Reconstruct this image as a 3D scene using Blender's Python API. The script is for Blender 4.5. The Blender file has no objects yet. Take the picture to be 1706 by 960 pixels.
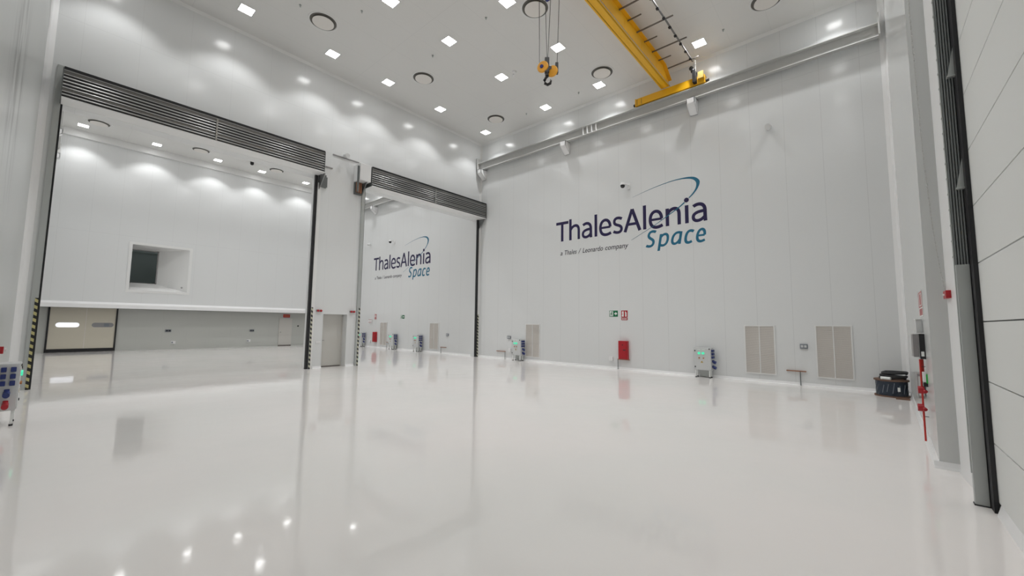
import bpy, bmesh, math
from mathutils import Matrix, Vector
SC = bpy.context.scene
COL = SC.collection
H = 11.5                      # clear height of both halls

# ------------------------------------------------------------------ camera
cd = bpy.data.cameras.new('camera'); cam = bpy.data.objects.new('camera', cd); COL.objects.link(cam)
cd.sensor_width = 36.0; cd.lens = 14.3056; cd.clip_start = 0.05; cd.clip_end = 200
r_ = Vector((0.75521434, 0.65536555, 0.01213669)); u_ = Vector((0.04785969, -0.07359885, 0.99613888)); f_ = Vector((-0.65372834, 0.75171751, 0.08694850))
m = Matrix.Identity(4)
for i in range(3):
    m[i][0] = r_[i]; m[i][1] = u_[i]; m[i][2] = -f_[i]
m.translation = Vector((15.527198, -15.160127, 1.75))
cam.matrix_world = m
SC.camera = cam

# ------------------------------------------------------------------ world, exposure
w = bpy.data.worlds.new('world'); SC.world = w; w.use_nodes = True
w.node_tree.nodes['Background'].inputs[0].default_value = (0.0, 0.0, 0.0, 1)
w.node_tree.nodes['Background'].inputs[1].default_value = 0.0
vs = SC.view_settings
vs.view_transform = 'Standard'; vs.look = 'None'; vs.gamma = 1.0; vs.use_curve_mapping = False
vs.exposure = 0.55
SC.cycles.max_bounces = 12; SC.cycles.diffuse_bounces = 8; SC.cycles.glossy_bounces = 5
SC.cycles.transmission_bounces = 6
SC.cycles.sample_clamp_indirect = 6.0
LAMP_W = 82.0                 # downlights of both halls
LENS = 10.0                   # glow of their diffuser plates
LAMP_SPREAD = math.radians(110)

# ------------------------------------------------------------------ materials
def mat(name, col, rough=0.5, metal=0.0, spec=0.5, emit=None, es=0.0, coat=0.0, coat_r=0.03):
    m = bpy.data.materials.new(name); m.use_nodes = True
    b = m.node_tree.nodes['Principled BSDF']
    b.inputs['Base Color'].default_value = (*col, 1); b.inputs['Roughness'].default_value = rough
    b.inputs['Metallic'].default_value = metal; b.inputs['Specular IOR Level'].default_value = spec
    b.inputs['Coat Weight'].default_value = coat; b.inputs['Coat Roughness'].default_value = coat_r
    if emit:
        b.inputs['Emission Color'].default_value = (*emit, 1); b.inputs['Emission Strength'].default_value = es
    return m

def nd(m, t, **kw):
    n = m.node_tree.nodes.new(t)
    for k, v in kw.items(): setattr(n, k, v)
    return n

def math_(m, op, a, b=None, c=None):
    n = nd(m, 'ShaderNodeMath', operation=op); L = m.node_tree.links
    for i, x in enumerate((a, b, c)):
        if x is None: continue
        if isinstance(x, (int, float)): n.inputs[i].default_value = x
        else: L.new(x, n.inputs[i])
    return n.outputs[0]

def joints(m, specs, pos):
    """sum of thin joint lines: specs = (axis, period, offset, half width)"""
    sep = nd(m, 'ShaderNodeSeparateXYZ'); m.node_tree.links.new(pos, sep.inputs[0])
    out = None
    for ax, per, off, hw in specs:
        v = math_(m, 'ADD', sep.outputs[ax], off)
        if per:
            v = math_(m, 'PINGPONG', v, per / 2)
        else:
            v = math_(m, 'ABSOLUTE', v)
        v = math_(m, 'LESS_THAN', v, hw)
        out = v if out is None else math_(m, 'MAXIMUM', out, v)
    return out

def panel_mat(name, col, specs, dark=0.86, rough=0.16, stain=False, spec=0.5, var=0.03):
    m = mat(name, col, rough, spec=spec)
    L = m.node_tree.links; b = m.node_tree.nodes['Principled BSDF']
    g = nd(m, 'ShaderNodeNewGeometry'); pos = g.outputs['Position']
    j = joints(m, specs, pos)
    nz = nd(m, 'ShaderNodeTexNoise'); nz.inputs['Scale'].default_value = 0.6; nz.inputs['Detail'].default_value = 3
    L.new(pos, nz.inputs['Vector'])
    k = math_(m, 'MULTIPLY_ADD', nz.outputs['Fac'], var, 1 - var / 2)
    f = math_(m, 'MULTIPLY_ADD', j, dark - 1, 1.0)
    k = math_(m, 'MULTIPLY', k, f)
    if stain:   # grey smears rubbed onto the panels high up beside the corner
        sp = nd(m, 'ShaderNodeSeparateXYZ'); L.new(pos, sp.inputs[0])
        mp = nd(m, 'ShaderNodeMapping'); mp.inputs['Scale'].default_value = (1.6, 1, 0.35); L.new(pos, mp.inputs['Vector'])
        n2 = nd(m, 'ShaderNodeTexNoise'); n2.inputs['Scale'].default_value = 2.2; n2.inputs['Detail'].default_value = 6; L.new(mp.outputs[0], n2.inputs['Vector'])
        a = math_(m, 'SUBTRACT', 1, math_(m, 'DIVIDE', math_(m, 'ABSOLUTE', math_(m, 'SUBTRACT', sp.outputs[0], 7.3)), 1.5))
        c = math_(m, 'SUBTRACT', 1, math_(m, 'DIVIDE', math_(m, 'ABSOLUTE', math_(m, 'SUBTRACT', sp.outputs[2], 5.0)), 1.9))
        w_ = math_(m, 'MULTIPLY', math_(m, 'MAXIMUM', a, 0), math_(m, 'MAXIMUM', c, 0))
        s = math_(m, 'MULTIPLY', w_, math_(m, 'MAXIMUM', math_(m, 'MULTIPLY_ADD', n2.outputs['Fac'], 6.0, -2.7), 0))
        s = math_(m, 'MINIMUM', s, 0.4)
        k = math_(m, 'MULTIPLY', k, math_(m, 'SUBTRACT', 1, s))
    mix = nd(m, 'ShaderNodeVectorMath', operation='SCALE'); mix.inputs[0].default_value = col
    L.new(k, mix.inputs['Scale']); L.new(mix.outputs[0], b.inputs['Base Color'])
    return m

WALLC = (0.745, 0.755, 0.755)
M = {}
M['wall_x'] = panel_mat('white_panels_facing_y', WALLC, [(0, 0.955, 0.5, 0.006), (2, 0, -9.67, 0.006)], dark=0.88)
M['wall_y'] = panel_mat('white_panels_facing_x', WALLC, [(1, 1.13, 0.3, 0.005), (2, 0, -9.67, 0.007), (2, 0, -8.3, 0.007)], dark=0.93)
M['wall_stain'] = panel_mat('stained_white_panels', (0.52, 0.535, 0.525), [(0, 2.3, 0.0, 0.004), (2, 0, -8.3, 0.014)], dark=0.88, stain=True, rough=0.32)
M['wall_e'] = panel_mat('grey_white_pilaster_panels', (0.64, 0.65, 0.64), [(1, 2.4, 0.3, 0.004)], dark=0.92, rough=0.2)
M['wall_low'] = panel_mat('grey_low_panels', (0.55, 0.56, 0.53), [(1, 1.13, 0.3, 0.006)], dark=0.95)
M['wall_far'] = panel_mat('far_white_panels', WALLC, [(1, 1.13, 0.3, 0.006), (2, 0, -6.3, 0.008)], dark=0.92)
M['ceiling'] = panel_mat('ceiling_panels', (0.74, 0.735, 0.715), [(0, 1.16, 0.3, 0.007), (1, 5.2, 2.4, 0.009)], dark=0.94, rough=0.45)
M['white'] = mat('white_coat', (0.78, 0.78, 0.77), 0.35)
M['whitecove'] = mat('white_cove_profile', (0.88, 0.88, 0.88), 0.3)
M['steelwhite'] = mat('grey_white_painted_steel', (0.50, 0.50, 0.485), 0.4)
M['plate'] = mat('warm_white_diffuser_plate', (0.80, 0.77, 0.73), 0.5)
M['darkring'] = mat('dark_air_gap', (0.14, 0.135, 0.12), 0.6)
M['black'] = mat('black_rubber', (0.012, 0.012, 0.014), 0.45)
M['blackm'] = mat('black_metal', (0.02, 0.02, 0.022), 0.35, 0.2)
M['alu'] = mat('aluminium_profile', (0.42, 0.42, 0.41), 0.30, 0.8)
M['alud'] = mat('dull_aluminium_web', (0.24, 0.24, 0.235), 0.4, 0.7)
M['galv'] = mat('galvanised_steel', (0.50, 0.52, 0.51), 0.42, 0.55)
M['ribgrey'] = mat('grey_rib_steel', (0.30, 0.32, 0.32), 0.4, 0.4)
M['galvd'] = mat('dark_galvanised_steel', (0.16, 0.17, 0.17), 0.45, 0.5)
M['yellow'] = mat('crane_yellow_paint', (0.86, 0.46, 0.015), 0.35)
M['hookyellow'] = mat('hook_block_orange_yellow', (0.90, 0.42, 0.04), 0.4)
M['blue'] = mat('deep_blue_paint', (0.02, 0.03, 0.20), 0.4)
M['sockblue'] = mat('blue_socket_plastic', (0.015, 0.03, 0.16), 0.35)
M['red'] = mat('signal_red', (0.42, 0.010, 0.018), 0.35)
M['redp'] = mat('red_pipe_paint', (0.55, 0.03, 0.02), 0.35)
M['cabinet'] = mat('light_grey_cabinet', (0.62, 0.63, 0.63), 0.35)
M['cream'] = mat('cream_door_skin', (0.64, 0.60, 0.50), 0.5)
M['doorgrey'] = mat('warm_grey_door', (0.60, 0.585, 0.55), 0.45)
M['slat'] = mat('beige_grille_slats', (0.74, 0.70, 0.655), 0.5)
M['slatback'] = mat('grille_shadow_back', (0.50, 0.475, 0.44), 0.7)
M['navy'] = mat('logo_dark_blue', (0.012, 0.006, 0.06), 0.5)
M['teal'] = mat('logo_teal', (0.01, 0.14, 0.24), 0.5)
M['ink'] = mat('tagline_black', (0.03, 0.025, 0.04), 0.5)
M['green'] = mat('safety_green', (0.005, 0.16, 0.06), 0.45)
M['signwhite'] = mat('sign_white', (0.82, 0.84, 0.82), 0.45)
M['greenlamp'] = mat('green_pilot_lamp', (0.05, 0.6, 0.35), 0.3, emit=(0.08, 0.9, 0.5), es=0.4)
M['amber'] = mat('amber_pilot_cap', (0.45, 0.18, 0.06), 0.4)
M['brass'] = mat('warning_triangle_yellow', (0.5, 0.34, 0.08), 0.5)
M['copper'] = mat('copper_brown_rail', (0.36, 0.17, 0.10), 0.4, 0.3)
M['sockgrey'] = mat('grey_socket_box', (0.20, 0.22, 0.25), 0.5)
M['wood'] = mat('drum_wood', (0.16, 0.09, 0.06), 0.7)
M['cable'] = mat('blue_black_cable_wrap', (0.022, 0.034, 0.055), 0.3)
M['coil'] = mat('black_coil_hose', (0.02, 0.02, 0.022), 0.5)
M['emgreen'] = mat('bright_green_housing', (0.02, 0.45, 0.06), 0.4)
M['fixgrey'] = mat('grey_steel_box', (0.30, 0.29, 0.29), 0.45, 0.2)
M['rope'] = mat('steel_rope', (0.12, 0.12, 0.12), 0.5, 0.4)
M['rail'] = mat('crane_rail_rods', (0.16, 0.145, 0.13), 0.5, 0.3)
M['domewhite'] = mat('camera_white_shell', (0.80, 0.80, 0.80), 0.4)
M['doorpanel'] = mat('off_white_door_panels', (0.80, 0.81, 0.79), 0.45)
M['joint'] = mat('dark_panel_joint', (0.06, 0.06, 0.06), 0.6)
M['threshold'] = mat('brown_threshold', (0.10, 0.08, 0.07), 0.5)
M['darkroom'] = mat('dim_room_lining', (0.75, 0.78, 0.77), 0.7)
M['lens'] = mat('lit_diffuser', (0.9, 0.9, 0.9), 0.5, emit=(1.0, 1.0, 1.0), es=LENS)
M['litpane'] = mat('lit_slot_pane', (0.8, 0.8, 0.82), 0.2, emit=(0.9, 0.93, 1.0), es=0.55)
M['greypane'] = mat('grey_slot_pane', (0.30, 0.30, 0.31), 0.15)
g = mat('window_glass', (0.75, 0.8, 0.8), 0.0); g.node_tree.nodes['Principled BSDF'].inputs['Transmission Weight'].default_value = 1.0
g.node_tree.nodes['Principled BSDF'].inputs['IOR'].default_value = 1.08
M['glass'] = g

# glossy poured floor with a very slight waviness
fm = mat('poured_resin_floor', (0.735, 0.705, 0.690), 0.06, spec=0.5); M['floor'] = fm
L = fm.node_tree.links; b = fm.node_tree.nodes['Principled BSDF']
gp = nd(fm, 'ShaderNodeNewGeometry')
n1 = nd(fm, 'ShaderNodeTexNoise'); n1.inputs['Scale'].default_value = 1.6; n1.inputs['Detail'].default_value = 2
L.new(gp.outputs['Position'], n1.inputs['Vector'])
bp = nd(fm, 'ShaderNodeBump'); bp.inputs['Strength'].default_value = 0.12; bp.inputs['Distance'].default_value = 0.02
L.new(n1.outputs['Fac'], bp.inputs['Height']); L.new(bp.outputs[0], b.inputs['Normal'])
n2 = nd(fm, 'ShaderNodeTexNoise'); n2.inputs['Scale'].default_value = 0.35; n2.inputs['Detail'].default_value = 2
L.new(gp.outputs['Position'], n2.inputs['Vector'])
cr = nd(fm, 'ShaderNodeValToRGB'); cr.color_ramp.elements[0].color = (0.83, 0.812, 0.79, 1); cr.color_ramp.elements[1].color = (0.87, 0.83, 0.81, 1)
cr.color_ramp.elements[0].position = 0.35; cr.color_ramp.elements[1].position = 0.65
L.new(n2.outputs['Fac'], cr.inputs[0]); L.new(cr.outputs[0], b.inputs['Base Color'])

def stripes(name, c1, c2, per, slant):
    m = mat(name, c1, 0.5); L = m.node_tree.links; b = m.node_tree.nodes['Principled BSDF']
    g = nd(m, 'ShaderNodeNewGeometry'); s = nd(m, 'ShaderNodeSeparateXYZ'); L.new(g.outputs['Position'], s.inputs[0])
    v = math_(m, 'ADD', s.outputs[2], math_(m, 'MULTIPLY', math_(m, 'ADD', s.outputs[1], s.outputs[0]), slant))
    v = math_(m, 'LESS_THAN', math_(m, 'PINGPONG', v, per / 2), per / 4)
    mx = nd(m, 'ShaderNodeMix', data_type='RGBA'); L.new(v, mx.inputs[0])
    mx.inputs[6].default_value = (*c1, 1); mx.inputs[7].default_value = (*c2, 1); L.new(mx.outputs[2], b.inputs['Base Color'])
    return m
M['hazard'] = stripes('yellow_black_hazard_tape', (0.55, 0.50, 0.22), (0.02, 0.02, 0.02), 0.16, 0.6)
M['hazardw'] = stripes('pale_black_hazard_tape', (0.55, 0.54, 0.42), (0.03, 0.03, 0.03), 0.16, 0.6)

# ------------------------------------------------------------------ builders
class MB:
    def __init__(s): s.bm = bmesh.new()
    def box(s, x0, x1, y0, y1, z0, z1, bev=0):
        b = bmesh.new(); bmesh.ops.create_cube(b, size=1)
        for v in b.verts:
            v.co = Vector(((x0 + x1) / 2 + v.co.x * (x1 - x0), (y0 + y1) / 2 + v.co.y * (y1 - y0), (z0 + z1) / 2 + v.co.z * (z1 - z0)))
        if bev: bmesh.ops.bevel(b, geom=b.edges[:], offset=bev, segments=2, affect='EDGES', profile=0.5)
        return s._add(b)
    def _add(s, b):
        bmesh.ops.recalc_face_normals(b, faces=b.faces[:])
        me = bpy.data.meshes.new('tmp'); b.to_mesh(me); b.free(); s.bm.from_mesh(me); bpy.data.meshes.remove(me); return s
    def prism(s, pts, axis, a0, a1):
        """pts: 2-D outline in the two other axes (in x,y,z order); extruded along axis"""
        b = bmesh.new(); o = [i for i in range(3) if i != axis]
        def mk(p, a):
            v = [0, 0, 0]; v[o[0]] = p[0]; v[o[1]] = p[1]; v[axis] = a; return b.verts.new(v)
        A = [mk(p, a0) for p in pts]; B = [mk(p, a1) for p in pts]; n = len(pts)
        b.faces.new(A); b.faces.new(B[::-1])
        for i in range(n): b.faces.new((A[i], A[(i + 1) % n], B[(i + 1) % n], B[i]))
        return s._add(b)
    def cyl(s, p, q, r, r2=None, n=16, caps=True):
        p = Vector(p); q = Vector(q); d = q - p; b = bmesh.new()
        bmesh.ops.create_cone(b, cap_ends=caps, segments=n, radius1=r, radius2=r if r2 is None else r2, depth=d.length)
        R = d.to_track_quat('Z', 'Y').to_matrix().to_4x4(); R.translation = (p + q) / 2
        bmesh.ops.transform(b, matrix=R, verts=b.verts[:]); return s._add(b)
    def tube(s, pts, r, n=8):
        pts = [Vector(p) for p in pts]; b = bmesh.new(); rings = []
        for i, p in enumerate(pts):
            t = (pts[min(i + 1, len(pts) - 1)] - pts[max(i - 1, 0)]).normalized()
            a = t.cross(Vector((0, 0, 1)))
            if a.length < 1e-3: a = t.cross(Vector((1, 0, 0)))
            a.normalize(); c = t.cross(a)
            rr = r[i] if isinstance(r, (list, tuple)) else r
            rings.append([b.verts.new(p + (a * math.cos(2 * math.pi * k / n) + c * math.sin(2 * math.pi * k / n)) * rr) for k in range(n)])
        for A, B in zip(rings, rings[1:]):
            for k in range(n): b.faces.new((A[k], A[(k + 1) % n], B[(k + 1) % n], B[k]))
        b.faces.new(rings[0]); b.faces.new(rings[-1][::-1]); return s._add(b)
    def lathe(s, prof, c, n=40, loop=False):
        b = bmesh.new(); rings = []
        for r, z in prof:
            rings.append([b.verts.new((c[0] + r * math.cos(2 * math.pi * k / n), c[1] + r * math.sin(2 * math.pi * k / n), c[2] + z)) for k in range(n)])
        for A, B in zip(rings, rings[1:]):
            for k in range(n): b.faces.new((A[k], A[(k + 1) % n], B[(k + 1) % n], B[k]))
        if loop:
            A, B = rings[-1], rings[0]
            for k in range(n): b.faces.new((A[k], A[(k + 1) % n], B[(k + 1) % n], B[k]))
        else:
            if prof[0][0] > 1e-6: b.faces.new(rings[0])
            if prof[-1][0] > 1e-6: b.faces.new(rings[-1][::-1])
        bmesh.ops.remove_doubles(b, verts=b.verts[:], dist=1e-6)
        return s._add(b)
    def sphere(s, c, r, sc=(1, 1, 1), n=20):
        b = bmesh.new(); bmesh.ops.create_uvsphere(b, u_segments=n, v_segments=n // 2, radius=r)
        for v in b.verts: v.co = Vector((c[0] + v.co.x * sc[0], c[1] + v.co.y * sc[1], c[2] + v.co.z * sc[2]))
        return s._add(b)
    def build(s, name, m, parent=None, smooth=None):
        me = bpy.data.meshes.new(name)
        if parent is not None:
            bmesh.ops.translate(s.bm, verts=s.bm.verts[:], vec=-base(parent))
        s.bm.to_mesh(me); s.bm.free(); me.materials.append(M[m] if isinstance(m, str) else m)
        if smooth:
            for p in me.polygons: p.use_smooth = True
            me.set_sharp_from_angle(angle=math.radians(35))
        o = bpy.data.objects.new(name, me); COL.objects.link(o)
        if parent is not None: o.parent = parent
        return o

def base(o):
    v = Vector((0, 0, 0))
    while o is not None: v += o.location; o = o.parent
    return v

def tag(o, label=None, cat=None, group=None, kind=None):
    if label: o['label'] = label
    if cat: o['category'] = cat
    if group: o['group'] = group
    if kind: o['kind'] = kind
    return o

def thing(name, label, cat, loc, group=None):
    o = bpy.data.objects.new(name, None); o.empty_display_size = 0.2; COL.objects.link(o); o.location = loc
    return tag(o, label, cat, group)

def struct(name, mb, m, label=None, parent=None):
    o = mb.build(name, m, parent)
    if parent is None: tag(o, label, name.split('_')[0].split('.')[0], kind='structure')
    return o

def copy_tree(o, parent=None):
    c = o.copy(); COL.objects.link(c)
    if parent is not None: c.parent = parent
    for ch in list(o.children): copy_tree(ch, c)
    return c

def put(proto, first, loc, label, group=None, rz=0):
    o = proto if first else copy_tree(proto)
    o.location = loc; o['label'] = label
    if rz: o.rotation_euler.z = rz
    if group: o['group'] = group
    return o

def quad(a, b_, c, d):
    s = MB(); v = [s.bm.verts.new(p) for p in (a, b_, c, d)]; s.bm.faces.new(v); return s

# ------------------------------------------------------------------ the shell
XE0, XE1 = 16.33, 16.14       # the east wall leans in a little towards the pilaster face
YP = -7.6
struct('floor', MB().box(-17.2, 17.4, -17.0, 0.4, -0.3, 0.0), 'floor', 'glossy off-white poured resin floor running through both halls')
struct('ceiling', MB().box(-0.5, 17.4, -17.0, 0.4, H, H + 0.3), 'ceiling', 'panelled pale ceiling of the near hall with square downlights')
struct('ceiling', MB().box(-17.2, -0.5, -17.0, 0.4, H, H + 0.3), 'ceiling', 'pale ceiling of the hall beyond the two openings')
struct('wall_north', MB().box(-0.5, 17.0, 0.0, 0.3, 0, H), 'wall_x', 'tall white panel wall carrying the bigger logo')
struct('wall_north', MB().box(-15.8, -0.5, 0.0, 0.3, 0, H), 'wall_x', 'white panel wall carrying the logo seen through the narrower opening')
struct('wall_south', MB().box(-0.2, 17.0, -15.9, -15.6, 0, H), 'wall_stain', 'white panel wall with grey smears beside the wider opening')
struct('wall_south', MB().box(-15.8, -0.5, -15.9, -15.6, 0, H), 'wall_x', 'side wall of the hall beyond, behind the wider opening')
# wall with the two big openings (thickness 0.45)
LO = (-15.25, -8.66); RO = (-6.74, -0.10); ZO = 7.28; TW = -0.45
struct('wall_west', MB().box(TW, 0, -15.9, 0, ZO, H).box(TW, 0, -15.9, LO[0], 0, ZO).box(TW, 0, RO[1], 0, 0, ZO)
       .box(TW, 0, LO[1], -8.18, 0, ZO).box(TW, 0, -7.24, RO[0], 0, ZO).box(TW, 0, -8.18, -7.24, 2.02, ZO).box(TW, -0.42, -8.18, -7.24, 0, 2.02),
       'wall_y', 'white wall between the halls with two huge door openings and a pier')
# east wall: leaning panel, pilaster return, wall beside and above the big door
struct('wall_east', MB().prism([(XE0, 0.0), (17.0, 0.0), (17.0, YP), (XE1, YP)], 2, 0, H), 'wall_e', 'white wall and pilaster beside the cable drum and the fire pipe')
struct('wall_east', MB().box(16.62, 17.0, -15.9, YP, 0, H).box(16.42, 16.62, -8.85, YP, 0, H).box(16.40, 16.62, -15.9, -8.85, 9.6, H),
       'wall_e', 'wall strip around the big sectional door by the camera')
# the far wall of hall two: upper wall, splayed window niche, recessed lower wall
XF = -15.0; XL = -15.7
ny0, ny1, nz0, nz1 = -12.15, -9.62, 3.35, 5.88
gy0, gy1, gz0, gz1 = -12.15, -10.88, 3.80, 5.74; XN = -16.0
up = MB().box(XL - 0.1, XF, -15.6, ny0, 2.3, H).box(XL - 0.1, XF, ny1, 0, 2.3, H).box(XL - 0.1, XF, ny0, ny1, 2.3, nz0).box(XL - 0.1, XF, ny0, ny1, nz1, H)
struct('wall_far', up, 'wall_far', 'upper part of the far white wall with the recessed window')
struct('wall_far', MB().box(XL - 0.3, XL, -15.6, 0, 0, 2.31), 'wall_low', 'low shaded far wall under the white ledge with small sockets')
nm = MB()
def q4(mb, pts):
    v = [mb.bm.verts.new(p) for p in pts]; mb.bm.faces.new(v)
F = [(XF, ny0, nz0), (XF, ny1, nz0), (XF, ny1, nz1), (XF, ny0, nz1)]; B = [(XN, gy0, gz0), (XN, gy1, gz0), (XN, gy1, gz1), (XN, gy0, gz1)]
for i in range(4): q4(nm, [F[i], F[(i + 1) % 4], B[(i + 1) % 4], B[i]])
w1 = nm.build('window_1', 'white'); tag(w1, 'deep splayed white window niche in the far upper wall', 'window', kind='structure')
MB().box(XF, XF + 0.02, ny0 - 0.14, ny1 + 0.14, nz0 - 0.14, nz0).box(XF, XF + 0.02, ny0 - 0.14, ny1 + 0.14, nz1, nz1 + 0.14).box(XF, XF + 0.02, ny0 - 0.14, ny0, nz0, nz1).box(XF, XF + 0.02, ny1, ny1 + 0.14, nz0, nz1).build('window_surround', 'white', w1)
MB().box(XN - 0.04, XN + 0.01, gy0, gy0 + 0.05, gz0, gz1).box(XN - 0.04, XN + 0.01, gy1 - 0.06, gy1, gz0, gz1).box(XN - 0.04, XN + 0.01, gy0, gy1, gz0, gz0 + 0.03).box(XN - 0.04, XN + 0.01, gy0, gy1, gz1 - 0.05, gz1).build('window_frame', 'fixgrey', w1)
MB().box(XN - 0.02, XN - 0.01, gy0 + 0.05, gy1 - 0.06, gz0 + 0.03, gz1 - 0.05).build('pane', 'glass', w1)
rm = MB(); rm.box(-19, XN - 0.05, gy0 - 1.0, gy1 + 1.0, gz0 - 1.0, gz0 - 0.9).box(-19, XN - 0.05, gy0 - 1.0, gy1 + 1.0, 6.4, 6.5).box(-19, -18.9, gy0 - 1, gy1 + 1, 2.8, 6.5)
rm.box(-19, XN - 0.05, gy0 - 1.0, gy0 - 0.9, 2.8, 6.5).box(-19, XN - 0.05, gy1 + 0.9, gy1 + 1.0, 2.8, 6.5)
rm.box(XN - 0.12, XN - 0.05, gy0 - 1, gy0, 2.8, 6.5).box(XN - 0.12, XN - 0.05, gy1, gy1 + 1, 2.8, 6.5).box(XN - 0.12, XN - 0.05, gy0, gy1, 2.8, gz0).box(XN - 0.12, XN - 0.05, gy0, gy1, gz1, 6.5)
rm.box(-18.9, -18.6, gy0, gy1 + 0.6, 5.9, 6.1)
il = bpy.data.lights.new('added_window_fill', 'POINT'); il.energy = 0.9; il.shadow_soft_size = 0.1; ilo = bpy.data.objects.new('added_window_fill', il); COL.objects.link(ilo); ilo.location = (-17.6, -10.6, 6.1)  # unseen fill lamp, added to lighten the dark window pane
struct('wall_control_room', rm, 'darkroom', 'dim room behind the far window')
MB().sphere((XF + 0.02, ny1 - 0.25, 3.62), 0.05).build('window_sensor', 'fixgrey', w1)
# white ledge between upper and lower far wall, with a bevelled top
struct('trim_1', MB().prism([(XL, 2.30), (XF + 0.16, 2.30), (XF + 0.16, 2.50), (XF, 2.62), (XL, 2.62)], 1, -15.6, 0), 'whitecove', 'white ledge across the far wall above the low recess')
struct('trim_2', MB().box(XF, XF + 0.14, -15.6, 0, 11.14, H), 'white', 'white bulkhead under the ceiling along the far wall')
# cove profiles (baseboards) of both halls
def cove(side, pts, lab):
    mb = MB()
    for (x0, y0), (x1, y1), (nx, ny) in pts:
        b = bmesh.new(); t = 0.05; h = 0.085
        prof = [(0, 0), (t, 0), (0.03, h * 0.35), (0.008, h), (0, h)]
        A = [b.verts.new((x0 + nx * p[0], y0 + ny * p[0], p[1])) for p in prof]; C = [b.verts.new((x1 + nx * p[0], y1 + ny * p[0], p[1])) for p in prof]
        b.faces.new(A); b.faces.new(C[::-1])
        for i in range(5): b.faces.new((A[i], A[(i + 1) % 5], C[(i + 1) % 5], C[i]))
        mb._add(b)
    return struct('baseboard_' + side, mb, 'whitecove', lab)
cove('north', [((0, 0), (XE0, 0), (0, -1)), ((-15.3, 0), (TW, 0), (0, -1))], 'bright white cove profile at the foot of the logo wall')
cove('west', [((0, -8.5), (0, -8.18), (1, 0)), ((0, -7.24), (0, -6.9), (1, 0)), ((0, -15.6), (0, -15.3), (1, 0))], 'white cove profile at the foot of the pier')
cove('east', [((XE0, 0), (XE1, YP), (-1, 0)), ((XE1 - 0.05, YP), (16.42, YP), (0, -1))], 'white cove profile at the foot of the pilaster')
cove('south', [((0, -15.6), (16.4, -15.6), (0, 1))], 'white cove profile under the smeared wall')
# rounded white corner profiles and ceiling cove
cp = MB()
cp.prism([(XE0, 0), (XE0, -0.14), (XE0 - 0.02, -0.06), (XE0 - 0.06, -0.02), (XE0 - 0.14, 0)], 2, 0.08, H)
struct('trim_3', cp, 'whitecove', 'white corner profile between the logo wall and the pilaster wall')
struct('trim_4', MB().prism([(0, 0), (0.10, 0), (0.03, -0.03), (0, -0.10)], 2, 0.08, H), 'white', 'white corner profile beside the narrower opening')
struct('trim_5', MB().prism([(0, -15.6), (0.14, -15.6), (0.05, -15.55), (0, -15.46)], 2, 0.08, H), 'whitecove', 'white corner profile by the smeared wall')
struct('trim_6', MB().prism([(0.0, H), (0.08, H), (0.0, H - 0.08)], 1, -15.6, 0).prism([(0.0, H), (-0.08, H), (0.0, H - 0.08)], 0, 0, 16.3), 'white', 'thin white cove between walls and ceiling')
struct('trim_7', MB().prism([(16.30, -7.78), (16.40, -7.64), (16.40, -8.84), (16.36, -8.84)], 2, 0.0, 9.6), 'whitecove', 'bright white jamb profile beside the ribbed door guide')
# thin ledge lines on the wall with the openings
struct('trim_8', MB().box(0, 0.03, -8.14, -7.04, 8.27, 8.31).box(0, 0.02, -8.40, -8.12, 7.70, 7.74), 'fixgrey', 'thin dark ledge line high on the pier')

# ------------------------------------------------------------------ doors of the shell
d = MB().box(-0.40, -0.35, -8.18, -7.24, 0.0, 2.02).build('door_1', 'doorgrey'); tag(d, 'plain warm grey door recessed in the pier', 'door', kind='structure')
MB().box(-0.35, -0.335, -8.18, -8.14, 0, 2.0).box(-0.35, -0.335, -7.28, -7.24, 0, 2.0).box(-0.35, -0.335, -8.18, -7.24, 1.97, 2.02).build('door_frame', 'doorgrey', d)
MB().box(-0.35, -0.33, -8.14, -7.28, 0, 0.03).build('door_sweep', 'threshold', d)
MB().box(-0.36, -0.30, -8.08, -8.05, 1.0, 1.03).box(-0.315, -0.30, -8.08, -7.96, 1.0, 1.03).build('door_handle', 'alu', d)
d = MB().box(XL, XL + 0.04, -4.2, -3.35, 0.02, 1.92).build('door_3', 'doorgrey'); tag(d, 'small grey door in the low far wall under the red sign', 'door', kind='structure')
MB().box(XL + 0.04, XL + 0.05, -4.2, -3.35, 0.0, 0.05).build('door_sweep', 'threshold', d)
MB().sphere((XL + 0.07, -4.08, 0.95), 0.03).build('door_knob', 'alu', d)
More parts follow.
